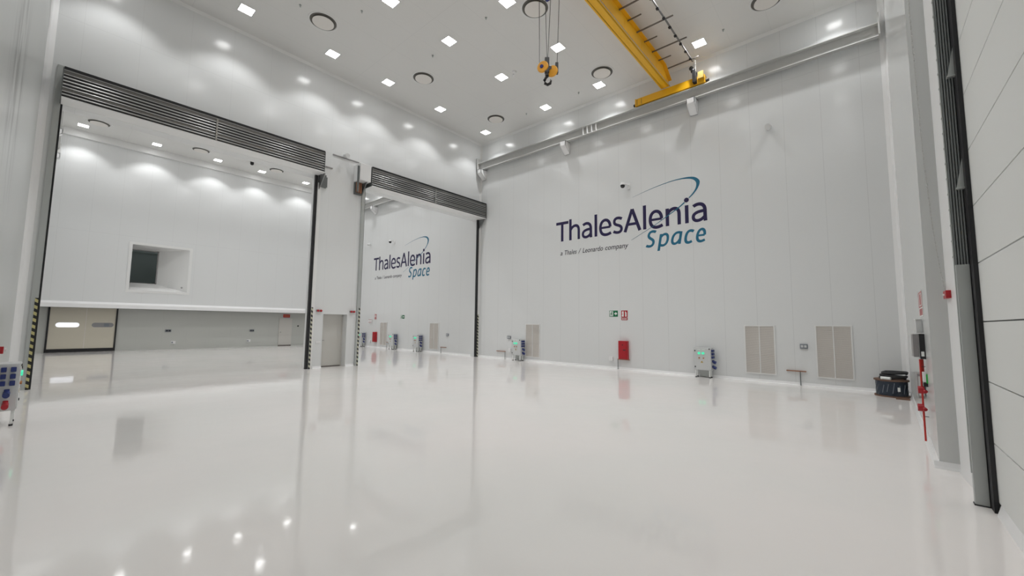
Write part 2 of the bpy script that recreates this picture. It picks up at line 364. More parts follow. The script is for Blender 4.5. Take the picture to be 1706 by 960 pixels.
# cream double door in the far corner
dd = thing('double_door', 'cream rapid double door with black rubber frame in the far corner', 'door', (XL, -13.7, 0))
y0, y1, ym = -14.98, -12.42, -13.62
MB().box(XL + 0.002, XL + 0.09, y0, y0 + 0.07, 0, 2.3).box(XL + 0.002, XL + 0.09, y1 - 0.07, y1, 0, 2.3).build('door_frame', 'black', dd)
for a, c, pm, nm_ in ((y0 + 0.07, ym, 'litpane', 'bright pane'), (ym, y1 - 0.07, 'greypane', 'grey pane')):
    lf = MB().box(XL + 0.002, XL + 0.05, a, c, 0.17, 2.3).build('door_leaf', 'cream', dd)
    s = MB(); cy = (a + c) / 2 + (0.0 if pm == 'litpane' else 0.08); hw = 0.42; r = 0.12
    pts = []
    for k in range(9): t = math.pi / 2 - math.pi * k / 8; pts.append((cy + hw - r + r * math.cos(t), 1.40 + r * math.sin(t)))
    for k in range(9): t = -math.pi / 2 - math.pi * k / 8; pts.append((cy - hw + r + r * math.cos(t), 1.40 + r * math.sin(t)))
    s.prism(pts, 0, XL + 0.05, XL + 0.056); p = s.build('slot_window', pm, lf); p['label'] = nm_ + ' in the door leaf'
    if pm == 'greypane': MB().box(XL + 0.056, XL + 0.06, cy + 0.05, cy + 0.25, 1.32, 1.48, 0.0).build('window_dark_item', 'sockgrey', lf)  # darker item set on the grey pane
    sw = MB().box(XL + 0.002, XL + 0.07, a, c, 0.0, 0.17).build('rubber_sweep', 'black', lf)
MB().box(XL + 0.05, XL + 0.06, ym - 0.012, ym + 0.012, 0.17, 2.3).build('meeting_seal', 'slat', dd)

# ------------------------------------------------------------------ stacked folding hall doors
SEQ = [('k', .055), ('l', .018), ('r', .075), ('l', .018), ('k', .042), ('l', .03), ('k', .042), ('l', .03), ('k', .042), ('l', .03), ('k', .042), ('l', .02), ('r', .065), ('l', .018), ('k', .042), ('l', .03), ('k', .042)]
def stack_door(label, y0, y1, jl, jr, z0=7.28, z1=8.10, hz='hazard'):
    t = thing('folding_hall_door', label, 'door', (0, (y0 + y1) / 2, 0))
    sc = (z1 - z0 - 0.03) / sum(h for _, h in SEQ); z = z1; X = 0.52
    cur = None; panels = []
    for k, h in SEQ:
        h *= sc; a, c = z - h, z; z = a
        if k == 'k':
            panels.append(('rubber_seal', 'black', MB().box(0.003, X + (0.015 if c == z1 else 0.002), y0, y1, a, c)))
        elif k == 'l':
            panels.append(('door_section', 'alu', MB().prism([(0.003, a), (X, a), (X + 0.008, (a + c) / 2), (X, c), (0.003, c)], 1, y0, y1)))
        else:
            panels.append(('door_section_web', 'alud', MB().box(0.003, X - 0.035, y0, y1, a, c)))
    for n, mt, mb in panels: mb.build(n, mt, t)
    MB().box(0.003, X + 0.01, y0, y1, z0, z0 + 0.03).build('bottom_panel', 'white', t)
    MB().box(0.003, X + 0.01, y0 - 0.02, y0, z0, z1 - 0.03).box(0.003, X + 0.01, y1, y1 + 0.02, z0 + 0.02, z1 - 0.03).build('end_plate', 'galvd', t)
    yc = y0 + (y1 - y0) * 0.49
    MB().box(X, X + 0.025, yc - 0.02, yc + 0.02, z0 + 0.04, z1 - 0.1).build('stop_strap', 'alu', t)
    for (a, c, side) in (jl, jr):
        MB().box(-0.06, 0.03, a, c, 0.0, z0 - 0.005).build('jamb_seal', 'black', t)
    return t

dl = stack_door('wide grey folding door drawn up in a ribbed stack over the wider opening', LO[0], LO[1] + 0.0, (LO[0] - 0.0, LO[0] + 0.035, 0), (LO[1] - 0.10, LO[1] - 0.002, 1))
MB().box(0.003, 0.05, LO[0] - 0.12, LO[0] - 0.002, 0.0, 8.3).build('guide_rail', 'galv', dl)
MB().box(0.05, 0.06, LO[0] - 0.055, LO[0] - 0.0, 0.0, 2.24).build('hazard_strip', 'hazard', dl)
MB().box(0.003, 0.05, LO[1] + 0.0, LO[1] + 0.12, 0.0, 7.0).build('guide_rail', 'white', dl)
MB().box(0.05, 0.06, LO[1] - 0.0, LO[1] + 0.065, 0.0, 2.26).build('hazard_strip', 'hazardw', dl)
bk = MB().prism([(0.02, 7.27), (0.50, 7.27), (0.46, 7.20), (0.06, 6.75)], 1, LO[1] + 0.03, LO[1] + 0.05).box(0.003, 0.02, LO[1] + 0.02, LO[1] + 0.36, 6.90, 7.30).box(0.02, 0.06, LO[1] + 0.03, LO[1] + 0.30, 6.85, 7.36)
bk.build('gusset_bracket', 'galvd', dl)
MB().tube([(0.50, LO[1] + 0.06, 7.26), (0.06, LO[1] + 0.06, 6.80)], 0.012).build('bracket_edge', 'alu', dl)
dr = stack_door('narrower grey folding door stacked up beside the logo wall', RO[0] + 0.03, -0.075, (RO[0] - 0.0, RO[0] + 0.03, 0), (RO[1] - 0.11, RO[1] - 0.002, 1), hz='hazardw')
MB().box(0.003, 0.07, RO[0] - 0.13, RO[0] - 0.002, 0.0, 8.1).build('guide_rail', 'galv', dr)
MB().box(0.07, 0.08, RO[0] - 0.06, RO[0] - 0.0, 0.0, 2.3).build('hazard_strip', 'hazardw', dr)
MB().box(0.03, 0.055, RO[1] + 0.0, RO[1] + 0.075, 0.0, 2.2).build('hazard_strip', 'hazardw', dr)
MB().prism([(0.02, 7.27), (0.50, 7.27), (0.06, 6.80)], 1, RO[1] - 0.04, RO[1] - 0.02).build('gusset_bracket', 'galvd', dr)
mo = MB().box(0.003, 0.52, -7.24, -6.76, 7.42, 8.12, 0.015).build('motor_housing', 'domewhite', dr)
MB().box(0.42, 0.48, -7.31, -7.25, 6.92, 7.98).box(0.003, 0.10, -7.22, -6.90, 6.92, 7.41).prism([(0.10, 7.41), (0.45, 7.41), (0.10, 6.92)], 1, -6.92, -6.88).build('motor_bracket', 'galvd', mo)
MB().box(0.11, 0.20, -7.18, -7.06, 7.0, 7.40).box(0.11, 0.18, -7.02, -6.96, 6.98, 7.40).build('drive_gear', 'copper', mo)

# ------------------------------------------------------------------ big sectional door, right by the camera
XD = 16.40
sd = thing('sectional_door', 'huge pale sectional door with dark horizontal joints', 'door', (XD, -12.2, 0))
zs = [0.10] + [0.655 + 0.585 * i for i in range(16)]
for a, c in zip(zs, zs[1:]):
    MB().box(XD, XD + 0.10, -15.58, -9.02, a + 0.006, c - 0.006).build('door_panel', 'doorpanel', sd)
MB().box(XD + 0.02, XD + 0.09, -15.58, -9.02, 0.1, 9.4).build('panel_joint', 'joint', sd)
MB().prism([(16.37, 0.0), (16.50, 0.0), (16.50, 0.13), (16.43, 0.13), (16.40, 0.10)], 1, -15.58, -9.13).build('bottom_seal', 'whitecove', sd)
gr = thing('door_guide', 'ribbed dark steel door guide above a plain galvanised post', 'door guide', (16.3, -8.88, 0))
MB().box(16.262, 16.362, -8.92, -8.85, 0.0, 2.42, 0.004).build('guide_post', 'galv', gr)
MB().box(16.366, 16.399, -9.06, -8.87, 0.0, 9.5).build('brush_seal', 'black', gr)
MB().box(16.255, 16.365, -8.925, -8.845, 0.0, 0.012).build('foot_plate', 'blackm', gr)
MB().box(16.262, 16.395, -8.86, -8.85, 2.42, 9.5).build('curtain_back', 'galvd', gr)
for k in range(5): MB().box(16.266 + k * 0.021, 16.278 + k * 0.021, -8.885, -8.86, 2.42, 9.5, 0.003).build('curtain_rib', 'ribgrey', gr)
tt = MB().box(16.255, 16.262, -8.88, -8.85, 0.3, 9.5)
for k in range(40): tt.box(16.250, 16.262, -8.89, -8.86, 2.5 + k * 0.17, 2.515 + k * 0.17)
tt.build('toothed_edge', 'galv', gr)
for z in (2.42, 3.22, 4.45, 5.7, 6.9):
    hh = 0.42 if z > 2.5 else 0.10
    MB().prism([(16.31 if z > 2.5 else 16.37, z), (16.40, z), (16.40, z + hh), (16.385, z + hh)], 1, -8.965, -8.945).box(16.305 if z > 2.5 else 16.37, 16.40, -8.99, -8.94, z - 0.012, z + 0.004).build('gusset_bracket', 'galv', gr)
# manual chain and red crank box
pts = [(16.17, -7.75, 9.0), (16.17, -7.75, 6.0), (16.19, -7.76, 4.08), (16.225, -7.77, 3.04), (16.26, -7.78, 2.49), (16.29, -7.83, 2.21)]
ch = MB()
for (p, q) in zip(pts, pts[1:]):
    p = Vector(p); q = Vector(q); n = max(1, int((q - p).length / 0.045))
    for k in range(n):
        a = p.lerp(q, k / n); c = p.lerp(q, (k + 0.8) / n); ch.cyl(a, c, 0.006 if k % 2 else 0.009, n=6)
tag(ch.build('hand_chain', 'steelwhite'), 'thin grey hand chain hanging in front of the pilaster to the red box', 'chain')
rbx = thing('crank_box', 'small red box fixed between the pilaster and the galvanised post', 'box', (16.31, -8.0, 2.12))
MB().box(16.268, 16.345, -8.02, -7.80, 2.12, 2.215, 0.004).build('box_body', 'red', rbx)
MB().cyl((16.255, -7.9, 2.165), (16.268, -7.9, 2.165), 0.012, n=12).build('crank_stub', 'domewhite', rbx)

# ------------------------------------------------------------------ crane runways on both sides of both halls
def runway(y, s, x0, x1, corb, label, stiff=()):
    t = thing('crane_runway', label, 'beam', ((x0 + x1) / 2, y, 9.9))
    Y = lambda d: y + s * d
    def bx(mb, xa, xb, da, db, za, zb): return mb.box(xa, xb, min(Y(da), Y(db)), max(Y(da), Y(db)), za, zb)
    mb = MB(); bx(mb, x0, x1, 0.12, 0.40, 10.28, 10.305); bx(mb, x0, x1, 0.25, 0.265, 9.97, 10.28); bx(mb, x0, x1, 0.18, 0.32, 9.945, 9.97); mb.build('beam', 'steelwhite', t)
    mb = MB(); bx(mb, x0 + 0.1, x1 - 0.1, 0.24, 0.28, 10.305, 10.345); mb.build('rail', 'galv', t)
    mb = MB(); bx(mb, x0, x0 + 0.03, 0.06, 0.44, 9.94, 10.57); mb.build('end_stop', 'steelwhite', t); mb = MB(); bx(mb, x1 - 0.03, x1, 0.06, 0.44, 9.94, 10.57); mb.build('end_stop', 'steelwhite', t)
    for c in corb:
        mb = MB()
        for xx in (c - 0.14, c + 0.12):
            mb.prism([(Y(0.002), 9.945), (Y(0.44), 9.945), (Y(0.44), 9.74), (Y(0.07), 9.44), (Y(0.002), 9.44)], 0, xx, xx + 0.02)
        bx(mb, c - 0.14, c + 0.14, 0.002, 0.44, 9.925, 9.945); bx(mb, c - 0.14, c + 0.14, 0.42, 0.44, 9.74, 9.945)
        mb.prism([(Y(0.44), 9.74), (Y(0.42), 9.74), (Y(0.05), 9.44), (Y(0.07), 9.44)], 0, c - 0.14, c + 0.14)
        mb.build('corbel', 'whitecove', t)
    for c in stiff:
        mb = MB(); bx(mb, c - 0.012, c + 0.012, 0.18, 0.36, 9.97, 10.28); mb.build('stiffener', 'whitecove', t)
    mb = MB(); bx(mb, x0, x1, 0.32, 0.326, 9.95, 9.967); mb.build('flange_highlight', 'whitecove', t)  # white strip paints the lit line along the lower flange
    return t
runway(0, -1, 0.12, 16.2, (0.30, 5.62, 11.12), 'grey crane runway beam on corbels along the wall with the bigger logo', (6.62, 6.83, 7.04, 7.25))
runway(-15.6, 1, 0.55, 16.3, (5.62, 11.12), 'crane runway beam high along the smeared wall')
runway(0, -1, -14.9, -0.55, (-14.6, -10.6, -5.6), 'crane runway beam above the logo seen through the narrower opening')
runway(-15.6, 1, -14.9, -0.55, (-14.6, -10.6, -5.6), 'crane runway beam end seen high in the wider opening')

# ------------------------------------------------------------------ the yellow bridge crane
cr_ = thing('bridge_crane', 'yellow overhead bridge crane spanning the near hall below the ceiling', 'crane', (10.25, -7.8, 10.33))
ga, gb = -15.2, -0.42
gb_ = MB()
side = [(ga, 10.66), (gb, 10.66), (gb, 10.86), (gb - 0.55, 11.22), (ga + 0.55, 11.22), (ga, 10.86)]
gb_.prism(side, 0, 10.13, 10.145).prism(side, 0, 10.345, 10.36)
gb_.prism([(ga, 10.66), (gb, 10.66), (gb, 10.67), (ga, 10.67)], 0, 10.08, 10.40)
gb_.prism([(gb - 0.55, 11.22), (ga + 0.55, 11.22), (ga + 0.55, 11.235), (gb - 0.55, 11.235)], 0, 10.04, 10.475)
gb_.prism([(gb, 10.86), (gb - 0.55, 11.22), (gb - 0.55, 11.235), (gb + 0.01, 10.87)], 0, 10.04, 10.475)
gb_.prism([(ga, 10.86), (ga + 0.55, 11.22), (ga + 0.55, 11.235), (ga - 0.01, 10.87)], 0, 10.04, 10.475)
gb_.box(10.13, 10.36, gb - 0.012, gb, 10.66, 10.86)
gd = gb_.build('girder', 'yellow', cr_)
for k in range(11):
    yy = -1.6 - k * 1.25
    MB().box(10.36, 10.366, yy - 0.03, yy + 0.03, 10.70, 11.20).build('stiffener', 'yellow', gd)
MB().box(10.40, 10.412, ga, gb, 10.655, 10.675).build('girder_lip_shadow', 'fixgrey', gd)  # grey strip draws the shadow line of the flange lip
for Y in (-0.26, -15.34):
    tr = MB().box(9.02, 11.62, Y - 0.13, Y + 0.13, 10.36, 10.65, 0.01).build('end_truck', 'yellow', cr_)
    for xx, s in ((9.02, -1), (11.62, 1)):
        MB().cyl((xx, Y, 10.475), (xx + s * 0.10, Y, 10.475), 0.055).build('buffer', 'black', tr)
    for xx in (9.3, 11.3): MB().cyl((xx, Y - 0.04, 10.475), (xx, Y + 0.04, 10.475), 0.128).build('wheel', 'blackm', tr)
    for xx in (9.03, 11.60): MB().box(xx - 0.005, xx + 0.005, Y - 0.14, Y + 0.14, 10.355, 10.67).build('end_cap', 'yellow', tr)
    for xx in (9.10, 9.28): MB().box(xx, xx + 0.012, Y - 0.136, Y - 0.13, 10.39, 10.62).build('stencil_mark', 'blackm', tr)
dm = MB().box(11.24, 11.36, -0.56, -0.34, 10.40, 10.82, 0.01).sphere((11.20, -0.50, 10.98), 0.075).sphere((11.26, -0.50, 10.86), 0.08).build('drive_motor', 'black', cr_)
MB().cyl((11.33, -0.45, 10.80), (11.33, -0.45, 11.25), 0.015).build('conduit', 'domewhite', cr_)
MB().box(11.42, 11.60, -0.52, -0.46, 10.50, 10.74).build('warning_plate', 'brass', cr_)
for k in range(12):
    yy = -0.72 - k * 1.25
    MB().box(10.36, 11.52, yy - 0.02, yy + 0.02, 11.17, 11.20).build('festoon_arm', 'rail', cr_)
    MB().box(10.36, 10.80, yy - 0.68, yy - 0.65, 11.17, 11.20).build('short_arm', 'rail', cr_)
fr = MB().box(11.27, 11.31, -15.0, -0.62, 11.13, 11.17).build('festoon_rail', 'alud', cr_)
for k in range(28): MB().box(11.25, 11.33, -0.9 - k * 0.5, -0.82 - k * 0.5, 11.09, 11.13).build('cable_carrier', 'black', fr)
# hoist with its ropes and hook block
ho = thing('rope_hoist', 'rope hoist with a double yellow sheave block and black hook', 'hoist', (9.4, -6.75, 10.5))
MB().box(9.20, 9.62, -7.0, -6.55, 10.70, 11.1, 0.03).box(9.60, 10.125, -6.9, -6.7, 10.90, 11.0).build('hoist_body', 'blue', ho)
Vx = Vector((0.7552, 0.6554, 0))      # across the block
def hp(u, dz, dn=0): p = Vector((9.4, -6.80, 0)) + Vx * u; return (p.x - 0.65 * dn, p.y + 0.75 * dn, dz)
for ub, ut, zb in ((-0.20, -0.22, 8.72), (0.0, -0.06, 8.84), (0.02, 0.10, 8.84), (0.27, 0.33, 8.66)):
    MB().tube([hp(ub, zb), hp(ut, 10.76)], 0.009, 6).build('rope', 'rope', ho)
hb = MB()
hb.box(-0.06, 0.06, -0.05, 0.05, -0.12, 0.30, 0.01).box(-0.04, 0.26, -0.03, 0.03, -0.02, 0.06).box(0.22, 0.30, -0.05, 0.05, -0.14, 0.16, 0.01).cyl((0, 0, -0.20), (0, 0, -0.10), 0.05)
def orient(mb, zc, u0=0.0):
    A = math.atan2(Vx.y, Vx.x)
    mt = Matrix.Translation(Vector((9.4, -6.80, zc)) + Vx * u0) @ Matrix.Rotation(A, 4, 'Z'); bmesh.ops.transform(mb.bm, matrix=mt, verts=mb.bm.verts[:]); return mb
hbo = orient(hb, 8.55).build('hook_block', 'blackm', ho)
def disc(u, zc, r, th, tilt):
    mb = MB().lathe([(0.0, -th / 2), (r * 0.9, -th / 2), (r, -th * 0.25), (r, th * 0.25), (r * 0.9, th / 2), (0.0, th / 2)], (0, 0, 0), 28)
    mt = Matrix.Rotation(tilt, 4, 'Z') @ Matrix.Rotation(math.pi / 2, 4, 'X'); bmesh.ops.transform(mb.bm, matrix=mt, verts=mb.bm.verts[:])
    return orient(mb, zc, u)
sh = disc(-0.11, 8.60, 0.155, 0.07, -0.45).build('sheave_cover', 'hookyellow', hbo, smooth=True)
hub = disc(-0.13, 8.60, 0.05, 0.10, -0.45).build('sheave_hub', 'blue', hbo)
disc(0.14, 8.48, 0.155, 0.07, -0.45).build('sheave_cover', 'hookyellow', hbo, smooth=True)
hk = [(0, 0, 0.0), (0, 0, -0.08), (-0.05, 0, -0.13), (-0.085, 0, -0.20), (-0.07, 0, -0.28), (0, 0, -0.315), (0.07, 0, -0.28), (0.09, 0, -0.21), (0.075, 0, -0.16)]
A0 = math.atan2(Vx.y, Vx.x)
hm = MB().tube([(p[0], p[1], p[2]) for p in hk], [0.035, 0.035, 0.035, 0.038, 0.04, 0.042, 0.038, 0.028, 0.012], 10)
orient(hm, 8.42, 0.02).build('hook', 'blackm', hbo, smooth=True)

# ------------------------------------------------------------------ ceiling luminaires
def make_luminaire():
    t = thing('square_downlight', 'x', 'ceiling light', (0, 0, H))
    s = 0.205
    MB().box(-s, s, -s, -s + 0.02, H - 0.012, H - 0.0005).box(-s, s, s - 0.02, s, H - 0.012, H - 0.0005).box(-s, -s + 0.02, -s, s, H - 0.012, H - 0.0005).box(s - 0.02, s, -s, s, H - 0.012, H - 0.0005).build('frame', 'white', None)
    return t
def make_luminaire():
    t = thing('square_downlight', 'x', 'ceiling light', (0, 0, 0)); s = 0.205
    MB().box(-s, s, -s, -s + 0.02, -0.012, -0.0005).box(-s, s, s - 0.02, s, -0.012, -0.0005).box(-s, -s + 0.02, -s, s, -0.012, -0.0005).box(s - 0.02, s, -s, s, -0.012, -0.0005).build('frame', 'white', t)
    MB().box(-s + 0.02, s - 0.02, -s + 0.02, s - 0.02, -0.008, -0.0005).build('diffuser', 'lens', t)
    ld = bpy.data.lights.new('downlight_beam', 'SPOT'); ld.energy = LAMP_W; ld.shadow_soft_size = 0.07; ld.spot_size = LAMP_SPREAD; ld.spot_blend = 0.45; ld.color = (0.985, 0.995, 1.0)
    lo = bpy.data.objects.new('downlight_beam', ld); COL.objects.link(lo); lo.parent = t; lo.location = (0, 0, -0.09)
    return t
ORD = ['first', 'second', 'third', 'fourth', 'fifth', 'sixth']
xs1 = [1.25, 5.05, 7.75, 11.62, 15.2]; ys = [-0.95, -3.9, -6.6, -8.9, -11.65, -14.5]
xs2 = [-14.0, -10.2, -6.9, -3.4]
ROW1 = ['row nearest the openings', 'second row from the openings', 'middle row before the girder', 'row beyond the crane girder', 'row by the sectional door']
ROW2 = ['far hall row along the window wall', 'far hall second row', 'far hall third row', 'far hall row behind the openings']
lum = make_luminaire(); first = True
for rows, names, grp in ((xs1, ROW1, 'square downlights in the near hall ceiling'), (xs2, ROW2, 'square downlights in the far hall ceiling')):
    for x, nme in zip(rows, names):
        for k, y in enumerate(ys):
            if rows is xs1 and y < -14 and x > 3: continue      # no lamps hang over the strip by the door
            yy = y if rows is xs1 else {-3.9: -3.6, -6.6: -6.38, -8.9: -8.8}.get(y, y)
            put(lum, first, (x, yy, H), 'square downlight, %s from the logo wall, %s' % (ORD[k], nme), grp); first = False
def make_diffuser():
    t = thing('round_air_diffuser', 'x', 'air diffuser', (0, 0, 0))
    MB().lathe([(0.405, -0.0005), (0.455, -0.0005), (0.455, -0.010), (0.43, -0.018), (0.405, -0.010)], (0, 0, 0), 48, True).build('outer_ring', 'white', t, smooth=True)
    MB().lathe([(0.0, -0.0008), (0.40, -0.0008), (0.40, -0.008), (0.0, -0.008)], (0, 0, 0), 48).build('throat', 'darkring', t)
    MB().lathe([(0.0, -0.008), (0.05, -0.008), (0.05, -0.045), (0.325, -0.045), (0.325, -0.055), (0.0, -0.060)], (0, 0, 0), 48).build('face_plate', 'plate', t, smooth=True)
    return t
df = make_diffuser(); first = True
for x, nme in ((2.6, 'nearest the openings'), (8.24, 'beside the yellow girder'), (13.72, 'beyond the crane'), (-13.0, 'far hall near the window'), (-8.4, 'middle of the far hall')):
    for k, y in enumerate((-1.62, -5.85, -9.85, -14.0)):
        put(df, first, (x, -13.5 if (y < -13 and x > 0) else y, H), 'round diffuser, %s from the logo wall, %s' % (ORD[k], nme), 'round ceiling air diffusers'); first = False
def make_sprinkler():
    t = thing('sprinkler_head', 'x', 'sprinkler', (0, 0, 0))
    MB().cyl((0, 0, -0.0005), (0, 0, -0.02), 0.035).build('escutcheon', 'galv', t)
    MB().cyl((0, 0, -0.02), (0, 0, -0.06), 0.01).cyl((0, 0, -0.06), (0, 0, -0.066), 0.025).build('deflector', 'galv', t)
    return t
sp = make_sprinkler(); first = True
for (x, y, lab) in ((2.76, -10.63, 'between the two downlights nearest the frame top'), (4.0, -9.27, 'near the downlight at the frame top'), (4.0, -6.49, 'beside the second row middle downlight'), (4.04, -1.08, 'close to the logo wall before the first diffuser'),
                    (6.8, -6.55, 'near the diffuser cut by the hoist ropes'), (6.82, -1.02, 'between hook and logo wall'), (12.42, -1.13, 'beyond the crane girder by the last downlight')):
    put(sp, first, (x, y, H), 'tiny grey sprinkler head %s' % lab, 'sprinkler heads in the ceiling'); first = False
sm = thing('smoke_detector', 'small white smoke detector on the ceiling between downlight and hook block', 'detector', (5.67, -3.84, H))
MB().lathe([(0.0, -0.05), (0.05, -0.05), (0.075, -0.03), (0.08, -0.0005), (0, -0.0005)], (5.67, -3.84, H), 24).build('detector_shell', 'domewhite', sm, smooth=True)
MB().cyl((5.55, -3.75, H - 0.0005), (5.45, -3.66, H - 0.03), 0.03).build('detector_lamp', 'domewhite', sm)

# ------------------------------------------------------------------ cameras
def ptz(label, loc, s=1.0):
    x, y, z = loc; t = thing('dome_camera', label, 'camera', loc)
    MB().box(x + 0.05, x + 0.17, y - 0.03, y - 0.002, z - 0.12, z + 0.12, 0.005).cyl((x + 0.11, y - 0.02, z + 0.05), (x - 0.02, y - 0.26, z + 0.10), 0.035).build('wall_arm', 'domewhite', t)
    MB().cyl((x - 0.02, y - 0.27, z + 0.02), (x - 0.02, y - 0.27, z + 0.13), 0.10, 0.06, 20).build('camera_shell', 'domewhite', t)
    MB().sphere((x - 0.02, y - 0.27, z - 0.0), 0.092, (1, 1, 1.1)).build('black_dome', 'blackm', t, smooth=True)
    return t
ptz('white dome camera with black globe on the logo wall above the lettering', (8.42, 0, 7.32))
ptz('small dome camera above the logo in the far hall', (-8.25, 0, 7.10))
def bullet(label, p, d):
    p = Vector(p); d = Vector(d); t = thing('bullet_camera', label, 'camera', p)
    MB().cyl(p + d * 0.002, p + d * 0.07, 0.05).build('wall_foot', 'domewhite', t)
    MB().cyl(p + d * 0.06 + Vector((0, 0, 0.02)), p + d * 0.26 - Vector((0, 0, 0.03)), 0.09, n=20).build('camera_shell', 'domewhite', t, smooth=True)
    MB().cyl(p + d * 0.26 - Vector((0, 0, 0.03)), p + d * 0.268 - Vector((0, 0, 0.032)), 0.06, n=20).build('camera_lens', 'domewhite', t)
bullet('white cylinder camera alone on the blank part of the logo wall', (13.42, 0, 8.22), (0, -1, 0))
bullet('white cylinder camera high on the pier between the two openings', (0, -7.66, 8.36), (1, 0, 0))
bullet('white cylinder camera at the near edge inside the narrower opening', (-11.2, 0, 7.3), (0, -1, 0))
sd2 = thing('ceiling_dome_camera', 'black dome camera on the far hall ceiling between two downlights', 'camera', (-12.68, -7.35, H))
MB().cyl((-12.68, -7.35, H - 0.0005), (-12.68, -7.35, H - 0.05), 0.10).build('camera_base', 'black', sd2)
MB().sphere((-12.68, -7.35, H - 0.10), 0.10).build('camera_globe', 'black', sd2, smooth=True)

# ------------------------------------------------------------------ the lettering on the logo wall
def bez(p0, p1, p2, p3, n=12):
    out = []
    for i in range(n + 1):
        t = i / n; a = (1 - t) ** 3; b = 3 * t * (1 - t) ** 2; c = 3 * t * t * (1 - t); d = t ** 3
        out.append((a * p0[0] + b * p1[0] + c * p2[0] + d * p3[0], a * p0[1] + b * p1[1] + c * p2[1] + d * p3[1]))
    return out
def path(*seg):
    out = []
    for s in seg: out += s if not out else s[1:]
    return out
def ribbon(mb, pts, w, xf, dep):
    """a flat strip of width w along pts (x, z), as thick foil standing off the wall; w may be a list"""
    n = len(pts); L_, R_ = [], []
    for i, p in enumerate(pts):
        a = Vector(pts[max(i - 1, 0)]); b = Vector(pts[min(i + 1, n - 1)]); t = (b - a).normalized(); nn = Vector((-t.y, t.x))
        ww = (w[i] if isinstance(w, list) else w) / 2
        L_.append(Vector(p) + nn * ww); R_.append(Vector(p) - nn * ww)
    b = bmesh.new()
    def v(p, y): q = xf(p); return b.verts.new((q[0], y, q[1]))
    A = [(v(l, -0.001), v(r, -0.001), v(l, -dep), v(r, -dep)) for l, r in zip(L_, R_)]
    for P, Q in zip(A, A[1:]):
        b.faces.new((P[2], Q[2], Q[3], P[3])); b.faces.new((P[0], P[1], Q[1], Q[0]))
        b.faces.new((P[0], Q[0], Q[2], P[2])); b.faces.new((P[1], P[3], Q[3], Q[1]))
    b.faces.new(A[0]) if False else b.faces.new((A[0][0], A[0][2], A[0][3], A[0][1])); b.faces.new((A[-1][0], A[-1][1], A[-1][3], A[-1][2]))
    mb._add(b)
def glyph(ch, w, xh, cap, s):
    h = s / 2; r = w - h
    if ch == 'T': return [([(0, cap - h), (w, cap - h)], s), ([(w / 2, 0), (w / 2, cap - h)], s)]
    if ch == 'l': return [([(w / 2, 0), (w / 2, cap * 1.06)], s)]
    if ch == 'i': return [([(w / 2, 0), (w / 2, xh)], s)]
    if ch in 'hn':
        return [([(h, 0), (h, cap * 1.06 if ch == 'h' else xh)], s),
                (path(bez((h, xh * .62), (h + w * .10, xh * .98), (r, xh * 1.12), (r, xh * .62)), bez((r, xh * .62), (r, xh * .4), (r, xh * .2), (r, 0), 6)), s * .95)]
    if ch == 'a':
        return [(path(bez((w * .14, xh * .86), (w * .35, xh * 1.0), (r, xh * 1.04), (r, xh * .58)), bez((r, xh * .58), (r, xh * .4), (r, xh * .2), (r + .01, 0), 6)), s * .95),
                (path(bez((r, xh * .56), (w * .45, xh * .56), (h, xh * .50), (h, xh * .27)), bez((h, xh * .27), (h, xh * .0), (w * .62, -xh * .02), (r, xh * .28))), s * .88)]
    if ch == 'e':
        return [([(h, xh * .49), (w - h * .9, xh * .49)], s * .72),
                (path(bez((w - h, xh * .49), (w - h, xh * 1.12), (h, xh * 1.12), (h, xh * .49), 16), bez((h, xh * .49), (h, xh * .0), (w * .55, -xh * .06), (w * .95, xh * .12), 14)), s * .95)]
    if ch == 's':
        return [(path(bez((w * .93, xh * .87), (w * .6, xh * 1.0), (w * .14, xh * 1.0), (w * .14, xh * .72)), bez((w * .14, xh * .72), (w * .16, xh * .46), (w * .90, xh * .56), (w * .88, xh * .25)), bez((w * .88, xh * .25), (w * .85, xh * .0), (w * .35, xh * .02), (w * .05, xh * .15))), s * .9)]
    if ch == 'S':
        c = cap
        return [(path(bez((w * .95, c * .90), (w * .65, c * 1.0), (w * .14, c * 1.0), (w * .14, c * .74)), bez((w * .14, c * .74), (w * .16, c * .50), (w * .88, c * .52), (w * .84, c * .25)), bez((w * .84, c * .25), (w * .80, c * .02), (w * .35, c * .02), (w * .02, c * .12))), s)]
    if ch == 'A':
        return [([(h * .9, 0), (w / 2, cap)], s), ([(w - h * .9, 0), (w / 2, cap)], s), ([(w * .22, cap * .33), (w * .78, cap * .33)], s * .85)]
    if ch == 'c':
        return [(path(bez((w * .97, xh * .88), (w * .5, xh * 1.06), (h, xh * .95), (h, xh * .45)), bez((h, xh * .45), (h, xh * -.05), (w * .6, xh * -.02), (w * .92, xh * .12))), s)]
    if ch == 'p':
        d = -xh * .38
        return [([(h, d), (h, xh)], s), (path(bez((h, xh * .68), (w * .3, xh * 1.05), (w - h, xh * 1.1), (w - h, xh * .52)), bez((w - h, xh * .52), (w - h, xh * -.06), (w * .3, xh * -.04), (h, xh * .16))), s * .95)]
    if ch == 'o':   # single-storey a
        return [([(r, 0), (r, xh)], s), (path(bez((r, xh * .9), (w * .45, xh * 1.06), (h, xh * .85), (h, xh * .40)), bez((h, xh * .40), (h, xh * -.08), (w * .7, xh * -.04), (r, xh * .45))), s * .95)]
